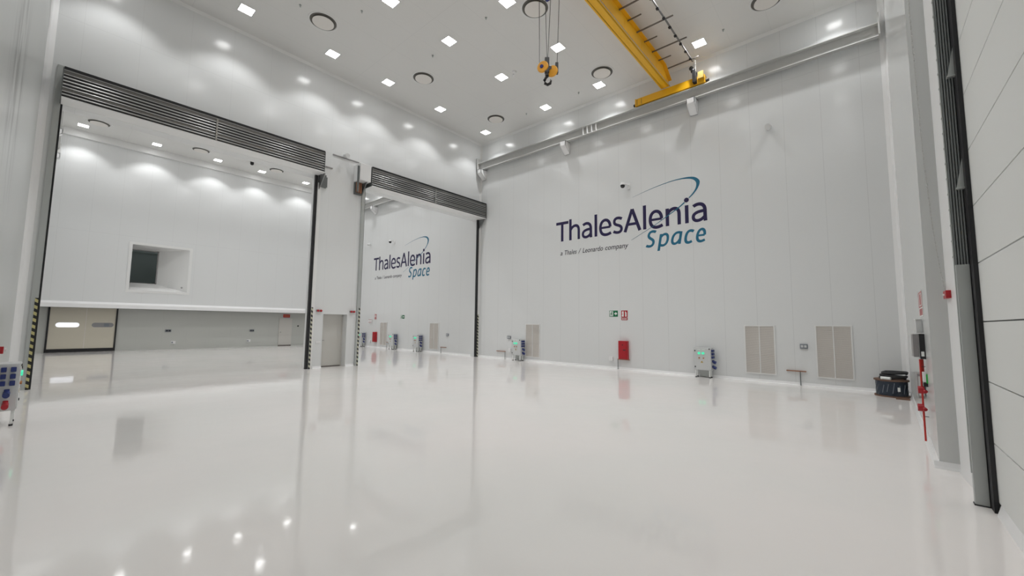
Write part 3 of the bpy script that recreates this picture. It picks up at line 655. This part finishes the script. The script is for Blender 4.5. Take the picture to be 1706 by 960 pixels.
def make_logo(label, ox, oz):
    t = thing('wall_logo', label, 'logo', (8.2 + ox, 0, 5.0 + oz))
    Z0 = 5.47
    word = [('T', 4.99, 5.65), ('h', 5.69, 6.25), ('a', 6.33, 6.85), ('l', 6.97, 7.09), ('e', 7.18, 7.76), ('s', 7.82, 8.25), ('A', 8.29, 9.03), ('l', 9.11, 9.23), ('e', 9.33, 9.90), ('n', 9.99, 10.55), ('i', 10.70, 10.82), ('a', 10.92, 11.45)]
    for ch, a, c in word:
        mb = MB()
        for k, (pts, w) in enumerate(glyph(ch, c - a, 0.67, 0.90, 0.128)):
            ribbon(mb, pts, w, lambda p: (a + p[0] + ox, Z0 + p[1] + oz), 0.003 + 0.0004 * k)
        if ch == 'i':
            mb.cyl((10.76 + ox, -0.001, 6.335 + oz), (10.76 + ox, -0.004, 6.335 + oz), 0.088, n=28)
        mb.build('letter_' + ch.lower(), 'navy', t)
    Z1 = 4.74
    for ch, a, c in [('S', 9.20, 9.53), ('p', 9.68, 10.06), ('o', 10.14, 10.52), ('c', 10.62, 10.93), ('e', 11.02, 11.36)]:
        mb = MB()
        for k, (pts, w) in enumerate(glyph(ch, c - a, 0.46, 0.63, 0.096)):
            ribbon(mb, pts, w, lambda p: (a + p[0] + p[1] * 0.17 + ox, Z1 + p[1] + oz), 0.003 + 0.0004 * k)
        mb.build('letter_' + {'o': 'a', 'S': 's'}.get(ch, ch), 'teal', t)
    # the orbit swoosh: hairline growing to a crescent, then a thin line crossing the word
    outer = [(8.69, 6.85), (9.09, 6.955), (9.61, 7.075), (10.10, 7.16), (10.49, 7.195), (10.87, 7.185), (11.10, 7.115), (11.235, 6.95), (11.18, 6.73), (11.02, 6.52), (10.86, 6.385)]
    inner = [(8.69, 6.847), (9.09, 6.945), (9.61, 7.058), (10.10, 7.135), (10.49, 7.160), (10.82, 7.125), (11.02, 7.045), (11.115, 6.90), (11.08, 6.70), (10.96, 6.53), (10.835, 6.415)]
    def smooth(P, n=8):
        out = []
        for i in range(len(P) - 1):
            p0 = P[max(i - 1, 0)]; p1 = P[i]; p2 = P[i + 1]; p3 = P[min(i + 2, len(P) - 1)]
            for k in range(n):
                u = k / n; out.append(tuple(0.5 * ((2 * p1[j]) + (-p0[j] + p2[j]) * u + (2 * p0[j] - 5 * p1[j] + 4 * p2[j] - p3[j]) * u * u + (-p0[j] + 3 * p1[j] - 3 * p2[j] + p3[j]) * u ** 3) for j in (0, 1)))
        out.append(P[-1]); return out
    so, si = smooth(outer), smooth(inner); mb = MB(); b = bmesh.new()
    A = [(b.verts.new((p[0] + ox, -0.001, p[1] + oz)), b.verts.new((q[0] + ox, -0.001, q[1] + oz)), b.verts.new((p[0] + ox, -0.004, p[1] + oz)), b.verts.new((q[0] + ox, -0.004, q[1] + oz))) for p, q in zip(so, si)]
    for P, Q in zip(A, A[1:]):
        b.faces.new((P[2], Q[2], Q[3], P[3])); b.faces.new((P[0], P[1], Q[1], Q[0])); b.faces.new((P[0], Q[0], Q[2], P[2])); b.faces.new((P[1], P[3], Q[3], Q[1]))
    mb._add(b)
    ln = smooth([(10.69, 6.26), (10.47, 6.10), (10.13, 5.90), (9.80, 5.71), (9.45, 5.52), (8.62, 5.12)], 6); n = len(ln)
    ribbon(mb, ln, [0.04 * (1 - i / (n - 1)) + 0.008 for i in range(n)], lambda p: (p[0] + ox, p[1] + oz), 0.0048)
    mb.build('orbit_swoosh', 'teal', t)
    # tagline, word by word
    def word_mesh(txt):
        cu = bpy.data.curves.new('tagline', 'FONT'); cu.body = txt; cu.shear = 0.22; cu.extrude = 0.001; cu.offset = 0.006
        tmp = bpy.data.objects.new('tmp', cu); COL.objects.link(tmp); bpy.context.view_layer.update()
        me = bpy.data.meshes.new_from_object(tmp.evaluated_get(bpy.context.evaluated_depsgraph_get())); bpy.data.objects.remove(tmp); return me
    for txt, xa, xb, hz in (('a', 5.22, 5.34, 0.135), ('Thales', 5.45, 6.08, 0.205), ('/', 6.16, 6.30, 0.215), ('Leonardo', 6.38, 7.36, 0.205), ('company', 7.46, 8.49, 0.135)):
        me = word_mesh(txt)
        x0 = min(v.co.x for v in me.vertices); x1 = max(v.co.x for v in me.vertices); z1 = max(v.co.y for v in me.vertices)
        for v in me.vertices:
            X = xa + (v.co.x - x0) / (x1 - x0) * (xb - xa); Z = 4.84 + v.co.y / z1 * hz; Y = -0.002 - (0.001 if v.co.z > 0 else 0)
            v.co = Vector((X + ox, Y, Z + oz)) - t.location
        me.materials.append(M['ink']); o = bpy.data.objects.new('tagline_word', me); COL.objects.link(o); o.parent = t
    return t
make_logo('large dark blue and teal company logo on the near logo wall', 0, 0)
make_logo('same blue and teal logo seen smaller through the narrower opening', -15.67, -0.13)

# ------------------------------------------------------------------ floor-standing power cabinets on the north walls
def make_cabinet(s=1):
    """front faces -y (s=1) or +y (s=-1); the socket side is always +x; origin at the wall foot, left edge x=0"""
    t = thing('power_cabinet', 'x', 'power cabinet', (0, 0, 0)); W = 0.56
    Y = lambda d: -s * d
    def bx(mb, x0, x1, d0, d1, z0, z1, bev=0): return mb.box(x0, x1, min(Y(d0), Y(d1)), max(Y(d0), Y(d1)), z0, z1, bev)
    bd = bx(MB(), 0, W, 0.05, 0.34, 0.25, 1.0, 0.006).build('cabinet_body', 'cabinet', t)
    dr_ = bx(MB(), 0.015, W - 0.015, 0.34, 0.355, 0.27, 0.985, 0.004).build('cabinet_door', 'cabinet', t)
    for xx, zz in ((0.04, 0.90), (0.04, 0.36), (0.50, 0.97)): bx(MB(), xx, xx + 0.03, 0.355, 0.37, zz - 0.02, zz + 0.02).build('latch', 'blackm', dr_)
    bx(MB(), 0.13, 0.23, 0.355, 0.358, 0.935, 0.955).build('name_strip', 'signwhite', dr_); bx(MB(), 0.28, 0.38, 0.355, 0.358, 0.935, 0.955).build('name_strip', 'signwhite', dr_)
    for xx in (0.19, 0.32): MB().cyl((xx, Y(0.355), 0.82), (xx, Y(0.385), 0.82), 0.042, n=18).build('green_lamp', 'greenlamp', dr_)
    for xx in (0.19, 0.33): MB().cyl((xx, Y(0.355), 0.66), (xx, Y(0.385), 0.66), 0.022, n=14).build('push_button', 'amber', dr_)
    MB().prism([(0.225, 0.50), (0.315, 0.50), (0.27, 0.57)], 1, Y(0.355), Y(0.358)).build('warning_triangle', 'brass', dr_)
    for xx, dd in ((0.04, 0.10), (0.04, 0.30), (W - 0.08, 0.10), (W - 0.08, 0.30)):
        lg = bx(MB(), xx, xx + 0.035, dd - 0.02, dd + 0.02, 0.03, 0.25).build('leg', 'signwhite', t)
        MB().cyl((xx + 0.018, Y(dd), 0.0), (xx + 0.018, Y(dd), 0.03), 0.03, n=12).build('foot', 'blackm', lg)
    bx(MB(), 0.12, W - 0.10, 0.055, 0.10, 0.02, 0.25).build('cable_tray', 'galv', t)
    for k, zz in enumerate((0.91, 0.80, 0.69, 0.56, 0.38)):
        for dd in ((0.13, 0.26) if k < 3 else (0.20,)):
            a = MB().box(W, W + 0.05, Y(dd) - 0.038, Y(dd) + 0.038, zz - 0.038, zz + 0.038, 0.008)
            if k >= 3: a.cyl((W + 0.04, Y(dd), zz - 0.02), (W + 0.12, Y(dd), zz - 0.05), 0.05, n=16)
            so_ = a.build('socket_outlet', 'sockblue' if k < 4 else 'sockblue', bd)
    return t
c0 = make_cabinet(1)
G = 'grey power cabinets standing on short legs'
for i, (x, lab) in enumerate(((10.97, 'grey power cabinet on legs between the red hydrant box and the wide grille'), (2.66, 'grey power cabinet on legs beside the grille nearest the openings'),
                              (-5.27, 'far hall power cabinet left of the far grille with the T-pipe'), (-7.93, 'far hall power cabinet beside the grille by the red box'), (-11.87, 'far hall power cabinet half hidden behind the opening jamb'))):
    put(c0, i == 0, (x, 0, 0), lab.replace('left of', 'in front of'), G)
c1 = make_cabinet(-1); c1.location = (4.47, -15.6, 0); c1.scale = (1, 0.78, 1); c1['label'] = 'grey power cabinet by the smeared wall at the frame edge'; c1['group'] = G
for ch_ in c1.children:
    for o in ch_.children:
        if o.name.startswith('socket_outlet') and o.data.vertices and min(v.co.z for v in o.data.vertices) < 0.40:
            o.data.materials[0] = M['red']; o['label'] = 'red round socket'

# ------------------------------------------------------------------ louvred grilles
def make_grille():
    t = thing('louvred_grille', 'x', 'air grille', (0, 0, 0)); W, Z = 0.86, 1.55; f = 0.035
    MB().box(0, W, -0.03, -0.002, 0, f).box(0, W, -0.03, -0.002, Z - f, Z).box(0, f, -0.03, -0.002, f, Z - f).box(W - f, W, -0.03, -0.002, f, Z - f).box(W / 2 - 0.012, W / 2 + 0.012, -0.028, -0.002, f, Z - f).build('grille_frame', 'white', t)
    MB().box(f, W - f, -0.008, -0.002, f, Z - f).build('grille_back', 'slatback', t)
    MB().box(f, W - f, -0.026, -0.008, Z * 0.39 - 0.008, Z * 0.39 + 0.008).build('cross_bar', 'slat', t)
    for a, c in ((f, W / 2 - 0.012), (W / 2 + 0.012, W - f)):
        mb = MB(); n = 58
        for k in range(n):
            z = f + (Z - 2 * f) * (k + 0.5) / n; mb.prism([(-0.024, z - 0.012), (-0.022, z - 0.012), (-0.010, z + 0.006), (-0.012, z + 0.006)], 0, a, c)
        mb.build('louvre_slats', 'slat', t)
    return t
g0 = make_grille()
for i, (x, z, lab) in enumerate(((12.48, 0.24, 'wide beige louvred grille between the power cabinet and the double socket'), (14.35, 0.26, 'wide beige louvred grille closest to the cable drum'), (3.24, 0.19, 'beige louvred grille behind the power cabinet by the openings'),
                                 (-9.5, 0.18, 'beige louvred grille beside the far red box in the other hall'), (-4.10, 0.18, 'beige louvred grille near the far T-pipe in the other hall'))):
    put(g0, i == 0, (x, 0, z), lab, 'beige louvred wall grilles')

# ------------------------------------------------------------------ signs
def sign_exit(label, x, z, w=0.37, h=0.245, axis='n'):
    t = thing('exit_sign', label, 'sign', (x, 0, z))
    MB().box(x, x + w, -0.010, -0.002, z, z + h).build('sign_plate', 'green', t)
    P = lambda u, v: (x + u * w, z + v * h)
    MB().prism([P(.05, .08), P(.45, .08), P(.45, .92), P(.05, .92)], 1, -0.012, -0.010).build('doorway_pictogram', 'signwhite', t)
    mb = MB(); mb.prism([P(.58, .42), P(.72, .42), P(.72, .22), P(.95, .5), P(.72, .78), P(.72, .58), P(.58, .58)], 1, -0.012, -0.010); mb.build('arrow', 'signwhite', t)
    mb = MB(); xf = lambda p: p
    for pts, wd in (([P(.27, .68), P(.24, .45)], .028), ([P(.24, .46), P(.33, .36), P(.31, .18)], .022), ([P(.24, .46), P(.18, .30), P(.08, .26)], .022), ([P(.27, .66), P(.36, .58), P(.41, .64)], .018), ([P(.26, .66), P(.15, .62), P(.12, .50)], .018)):
        n = len(pts)
        for a, c in zip(pts, pts[1:]): mb.cyl((a[0], -0.0125, a[1]), (c[0], -0.0125, c[1]), wd / 2, n=8)
    mb.cyl((P(.31, .80)[0], -0.012, P(.31, .80)[1]), (P(.31, .80)[0], -0.0135, P(.31, .80)[1]), 0.020, n=16)
    mb.build('running_figure', 'green', t)
sign_exit('green running man exit sign on the wall below the bigger logo', 7.63, 2.075)
sign_exit('small green exit sign on the far hall logo wall', -7.12, 1.98, 0.40, 0.22)
def sign_fire(label, x, z, w=0.265, h=0.38):
    t = thing('fire_equipment_sign', label, 'sign', (x, 0, z))
    MB().box(x, x + w, -0.010, -0.002, z + h * .28, z + h).box(x, x + w, -0.010, -0.002, z, z + h * .24).build('sign_plate', 'red', t)
    P = lambda u, v: (x + u * w, z + v * h)
    mb = MB().prism([P(.10, .36), P(.40, .36), P(.40, .92), P(.16, .92), P(.10, .70), P(.22, .62), P(.10, .55)], 1, -0.012, -0.010)
    mb.prism([P(.62, .36), P(.84, .36), P(.84, .72), P(.78, .84), P(.60, .92), P(.62, .76)], 1, -0.012, -0.010); mb.build('pictogram', 'signwhite', t)
    mb = MB()
    for k in range(7): mb.box(P(.10 + .115 * k, 0)[0], P(.10 + .115 * k, 0)[0] + w * .075, -0.012, -0.010, z + h * .07, z + h * .17)
    mb.build('lettering', 'signwhite', t)
sign_fire('red and white fire equipment sign beside the green exit sign', 8.15, 1.94)
sign_fire('small red fire sign above the far hall red box', -10.28, 1.92, 0.24, 0.36)
# red sign over the small far door
t = thing('door_sign', 'red rectangular sign above the small far door', 'sign', (XL, -3.65, 1.98))
MB().box(XL + 0.002, XL + 0.012, -3.95, -3.50, 1.98, 2.20).build('sign_plate', 'red', t)
MB().box(XL + 0.012, XL + 0.014, -3.90, -3.55, 2.06, 2.12).build('sign_band', 'amber', t)

# ------------------------------------------------------------------ red hydrant boxes with pipe shelf
def hydrant(label, x, z, w=0.37, h=0.71):
    t = thing('hydrant_box', label, 'hydrant box', (x, 0, z))
    MB().box(x, x + w, -0.16, -0.002, z, z + h, 0.008).build('box_body', 'red', t)
    d_ = MB().box(x + 0.02, x + w - 0.02, -0.175, -0.16, z + 0.02, z + h - 0.02, 0.004).build('box_door', 'red', t)
    MB().cyl((x + w * .5, -0.175, z + h * .78), (x + w * .5, -0.185, z + h * .78), 0.02, n=12).box(x + w * .55, x + w * .85, -0.185, -0.175, z + h * .48, z + h * .53).build('door_latch', 'blackm', d_)
hydrant('red wall hydrant box below the fire sign', 8.08, 0.41)
hydrant('narrow red hydrant box in the far hall', -10.20, 0.38, 0.34, 0.68)
def tpipe(label, x0, x1, xl, z, c='copper'):
    t = thing('pipe_stand', label, 'pipe', (xl, 0, 0))
    MB().box(x0, x1, -0.06, -0.03, z - 0.016, z + 0.016).box(x0 + 0.03, x0 + 0.05, -0.04, -0.002, z - 0.012, z + 0.012).box(x1 - 0.05, x1 - 0.03, -0.04, -0.002, z - 0.012, z + 0.012).build('cross_bar', c, t)
    MB().cyl((xl, -0.06, 0.0), (xl, -0.06, z - 0.01), 0.012, n=10).build('drop_pipe', 'galvd', t)
tpipe('brown rail on a thin pipe between the two widest grilles', 13.60, 14.10, 13.95, 0.42)
tpipe('thin pipe shelf under the red hydrant box', 7.99, 8.50, 8.01, 0.39)
tpipe('thin brown rail on the wall beside the corner power cabinet', 1.40, 2.0, 1.98, 0.37, 'copper')
tpipe('far hall brown rail beside its farther grille', -3.02, -2.5, -2.95, 0.35)
tpipe('short brown rail between far grille and power cabinet', -8.62, -8.1, -8.55, 0.42)
def wallbox(name, label, cat, x, y, z, w, h, dep, m, ax='n', slots=2):
    t = thing(name, label, cat, (x, y, z))
    if ax == 'n':
        MB().box(x, x + w, y - dep, y - 0.002, z, z + h, 0.006).build('box_body', m, t)
        for k in range(slots): MB().box(x + w * (0.12 + k * .44), x + w * (0.12 + k * .44 + .32), y - dep - 0.006, y - dep, z + h * .25, z + h * .75).build('socket_face', 'cabinet' if m == 'sockgrey' else 'sockgrey', t)
    else:
        MB().box(x + 0.002, x + dep, y, y + w, z, z + h, 0.006).build('box_body', m, t)
        for k in range(slots): MB().box(x + dep, x + dep + 0.006, y + w * (0.12 + k * .44), y + w * (0.12 + k * .44 + .32), z + h * .25, z + h * .75).build('socket_face', 'sockgrey' if m != 'sockgrey' else 'blackm', t)
wallbox('socket_box', 'grey double socket box between the two widest grilles', 'socket', 13.97, 0, 1.10, 0.19, 0.14, 0.05, 'sockgrey')
wallbox('socket_box', 'grey socket box above the corner power cabinet', 'socket', 2.10, 0, 1.0, 0.22, 0.14, 0.05, 'sockgrey')
wallbox('socket_box', 'grey socket box above the far T-pipe', 'socket', -2.55, 0, 1.0, 0.2, 0.13, 0.05, 'sockgrey')
wallbox('outlet_box', 'white outlet box low beside the red hydrant box', 'outlet', 7.63, 0, 0.31, 0.16, 0.16, 0.09, 'domewhite', slots=0)
wallbox('outlet_box', 'white outlet box beside the corner power cabinet', 'outlet', 2.22, 0, 0.36, 0.16, 0.18, 0.09, 'domewhite', slots=0)
wallbox('outlet_box', 'white outlet box low near the far red box', 'outlet', -10.8, 0, 0.30, 0.18, 0.17, 0.08, 'domewhite', slots=0)
wallbox('socket_box', 'dark double socket on the low far wall nearer the cream door', 'socket', XL, -10.35, 1.0, 0.28, 0.15, 0.05, 'sockgrey', 'e')
wallbox('socket_box', 'dark double socket on the low far wall nearer the small door', 'socket', XL, -5.98, 1.0, 0.26, 0.14, 0.05, 'sockgrey', 'e')
wallbox('outlet_box', 'white outlet low on the far wall nearer the cream door', 'outlet', XL, -10.05, 0.30, 0.22, 0.17, 0.05, 'domewhite', 'e', 1)
wallbox('outlet_box', 'white outlet low on the far wall nearer the small door', 'outlet', XL, -6.12, 0.30, 0.22, 0.17, 0.05, 'domewhite', 'e', 1)
tag(MB().cyl((XL + 0.002, -2.92, 1.38), (XL + 0.05, -2.92, 1.38), 0.05, n=16).build('door_stop_magnet', 'black'), 'small black round button on the wall beyond the small far door', 'button')
t = thing('fire_alarm', 'small white fire alarm with red bars near the far fire sign', 'alarm', (-10.95, 0, 1.70))
MB().box(-10.95, -10.53, -0.08, -0.002, 1.70, 1.92, 0.006).build('alarm_case', 'domewhite', t)
for z_ in (1.71, 1.89): MB().box(-10.94, -10.54, -0.087, -0.08, z_, z_ + 0.02).build('red_bar', 'red', t)
# warning beacons beside the pier door
for y, lab in ((-8.36, 'red twin warning beacon on the pier above the door, toward the wider opening'), (-7.05, 'red warning beacon on the pier toward the narrower opening')):
    t = thing('warning_beacon', lab, 'beacon', (0, y, 2.14))
    MB().box(0.002, 0.04, y - 0.10, y + 0.10, 2.10, 2.18, 0.005).build('beacon_base', 'fixgrey', t)
    MB().sphere((0.08, y - 0.055, 2.14), 0.045).build('beacon_lamp', 'red', t, smooth=True); MB().sphere((0.08, y + 0.055, 2.14), 0.045).build('beacon_lamp', 'red', t, smooth=True)
wallbox('switch_plate', 'white switch plate on the pier beside the grey door', 'switch', 0, -8.42, 0.93, 0.17, 0.07, 0.03, 'domewhite', 'e', 0)

# ------------------------------------------------------------------ cable drum in the corner
cx, cy = 15.94, -0.62
dt = thing('cable_drum', 'wooden cable drum wrapped in dark blue film lying by the pilaster', 'cable drum', (cx, cy, 0))
MB().cyl((cx, cy, 0.0), (cx, cy, 0.035), 0.345, n=36).build('bottom_flange', 'wood', dt); MB().cyl((cx, cy, 0.40), (cx, cy, 0.435), 0.345, n=36).build('top_flange', 'wood', dt)
mb = MB(); b = bmesh.new(); n = 72; rings = []
for k in range(15):
    z = 0.035 + 0.365 * k / 14
    rings.append([b.verts.new((cx + (0.305 + 0.006 * math.sin(q_ * 5 + k * 0.9) + 0.004 * (k % 2)) * math.cos(2 * math.pi * q_ / n), cy + (0.305 + 0.006 * math.sin(q_ * 5 + k * 0.9) + 0.004 * (k % 2)) * math.sin(2 * math.pi * q_ / n), z)) for q_ in range(n)])
for A, B in zip(rings, rings[1:]):
    for k in range(n): b.faces.new((A[k], A[(k + 1) % n], B[(k + 1) % n], B[k]))
mb._add(b); wr = mb.build('cable_winding', 'cable', dt, smooth=True)
for k, a in enumerate((-2.2, -1.9, -1.55, -1.2, -0.8)):
    MB().tube([(cx + 0.314 * math.cos(a), cy + 0.314 * math.sin(a), 0.10 + 0.03 * (k % 2)), (cx + 0.314 * math.cos(a + 0.13), cy + 0.314 * math.sin(a + 0.13), 0.30 + 0.03 * (k % 3))], 0.008, 6).build('film_fold', 'sockgrey', wr)
MB().box(cx + 0.10, cx + 0.15, cy - 0.322, cy - 0.300, 0.16, 0.26).build('drum_label', 'signwhite', wr)
def coil(name, label, c, r, turns, rr, z, m, cat):
    mb = MB(); pts = []
    for k in range(turns * 20 + 1):
        a = 2 * math.pi * k / 20; q_ = r + 0.03 * math.sin(a * 0.37 + k * .02); pts.append((c[0] + q_ * math.cos(a), c[1] + q_ * 0.9 * math.sin(a), z + rr + 0.022 * (k / 20) * 0.9 + 0.012 * math.sin(a * 1.3)))
    mb.tube(pts, rr, 8); return tag(mb.build(name, m, smooth=True), label, cat)
coil('hose_coil', 'thick black hose coil lying on top of the cable drum', (cx + 0.04, cy), 0.22, 3, 0.032, 0.437, 'coil', 'hose')
coil('hose_coil', 'loose black hose coil topmost on the cable drum', (cx + 0.08, cy - 0.02), 0.21, 2, 0.032, 0.56, 'coil', 'hose')
tag(MB().cyl((cx - 0.20, cy - 0.255, 0.473), (cx - 0.02, cy - 0.325, 0.473), 0.038, n=16).build('paper_roll', 'signwhite', smooth=True), 'short white roll lying at the front of the cable drum', 'roll')
tag(MB().box(cx + 0.05, cx + 0.30, -1.20, -1.04, 0.0, 0.03).build('wood_offcut', 'wood'), 'brown wood offcut on the floor by the drum', 'wood')

# ------------------------------------------------------------------ fire riser and boxes on the pilaster wall
fr_ = thing('fire_riser', 'thin red fire pipe with two round red valves on the pilaster wall', 'pipe', (16.1, -6.5, 0))
MB().tube([(16.105, -6.50, 1.29), (16.105, -6.50, 0.30), (16.105, -6.50, 0.10)], 0.012, 10).build('pipe', 'redp', fr_, smooth=True)
MB().cyl((16.125, -6.45, 0.96), (16.125, -6.45, 1.29), 0.022, n=14).build('wide_pipe', 'redp', fr_)
for z, x in ((0.58, 16.08), (0.84, 16.095)):
    MB().cyl((x - 0.035, -6.50, z), (x + 0.035, -6.50, z), 0.055, n=18).cyl((x + 0.02, -6.52, z), (x + 0.045, -6.56, z - 0.02), 0.025, n=12).build('valve', 'red', fr_)
for z_ in (0.45, 1.18): MB().box(16.10, 16.158, -6.504, -6.496, z_, z_ + 0.008).build('pipe_clip', 'blackm', fr_)
cb = thing('control_box', 'tall black control box with a white label over the red pipe', 'control box', (16.12, -6.6, 1.3))
MB().box(16.105, 16.165, -6.60, -6.40, 1.30, 1.67, 0.004).build('box_body', 'blackm', cb)
MB().box(16.118, 16.150, -6.604, -6.600, 1.34, 1.41).build('label_plate', 'signwhite', cb)
cb = thing('steel_box', 'square grey steel box behind the black control box', 'box', (16.12, -5.9, 1.25))
MB().box(16.07, 16.165, -6.05, -5.75, 1.30, 1.66, 0.004).build('box_body', 'fixgrey', cb); MB().box(16.085, 16.150, -6.054, -6.050, 1.33, 1.63).build('box_lid', 'fixgrey', cb)
cb = thing('steel_box', 'pale grey box directly above the black control box', 'box', (16.12, -6.3, 1.7))
MB().box(16.095, 16.16, -6.42, -6.2, 1.68, 1.88, 0.003).build('box_body', 'cabinet', cb); MB().box(16.09, 16.16, -6.43, -6.2, 1.882, 1.892).build('box_lid', 'signwhite', cb)
cb = thing('steel_box', 'grey box low on the pilaster wall behind the red valves', 'box', (16.12, -5.9, 0.7))
MB().box(16.09, 16.165, -6.05, -5.7, 0.66, 1.04, 0.003).build('box_body', 'fixgrey', cb); MB().box(16.10, 16.16, -6.054, -6.05, 0.70, 1.0).build('box_lid', 'cabinet', cb)
cb = thing('call_point', 'white and green call point beside the red fire pipe', 'call point', (16.15, -6.6, 1.0))
MB().box(16.115, 16.148, -6.62, -6.52, 0.97, 1.11, 0.004).build('white_case', 'domewhite', cb); MB().box(16.149, 16.195, -6.62, -6.52, 0.95, 1.08, 0.004).build('green_case', 'emgreen', cb); MB().box(16.12, 16.165, -6.60, -6.52, 0.90, 0.95).build('black_base', 'black', cb)
# sign on the pilaster wall
def xw(y): return XE0 + (XE1 - XE0) * (-y / -YP) if False else XE0 + (XE1 - XE0) * (y / YP)
t = thing('wall_notice', 'faded red and white notice on the pilaster wall above the boxes', 'sign', (xw(-6.4), -6.4, 1.98))
def wq(y0, y1, z0, z1, off):
    s = MB(); s.prism([(xw(y0) - off, y0), (xw(y1) - off, y1), (xw(y1) - 0.001, y1), (xw(y0) - 0.001, y0)], 2, z0, z1); return s
wq(-6.75, -5.95, 1.93, 2.32, 0.006).build('sign_plate', 'signwhite', t)
for a_, c_, e_, f_2 in ((-6.73, -5.97, 2.285, 2.305), (-6.73, -5.97, 2.07, 2.09), (-6.73, -6.66, 2.07, 2.30), (-6.04, -5.97, 2.07, 2.30), (-6.50, -6.20, 2.11, 2.27)): wq(a_, c_, e_, f_2, 0.008).build('red_bar', 'red', t)
mb = MB()
for k in range(5): mb2 = wq(-6.70 + k * .14, -6.62 + k * .14, 1.95, 2.05, 0.008); me = bpy.data.meshes.new('t'); mb2.bm.to_mesh(me); mb.bm.from_mesh(me)
mb.build('lettering', 'red', t)

# small fittings on the smeared wall by the cabinet
wallbox_t = thing('push_button_box', 'small red push button box above the cabinet on the smeared wall', 'button', (4.3, -15.6, 1.15))
MB().box(4.28, 4.40, -15.598, -15.55, 1.13, 1.25, 0.005).build('box_body', 'red', wallbox_t)
MB().cyl((4.34, -15.54, 1.2), (4.34, -15.52, 1.2), 0.025, n=14).build('button', 'domewhite', wallbox_t)
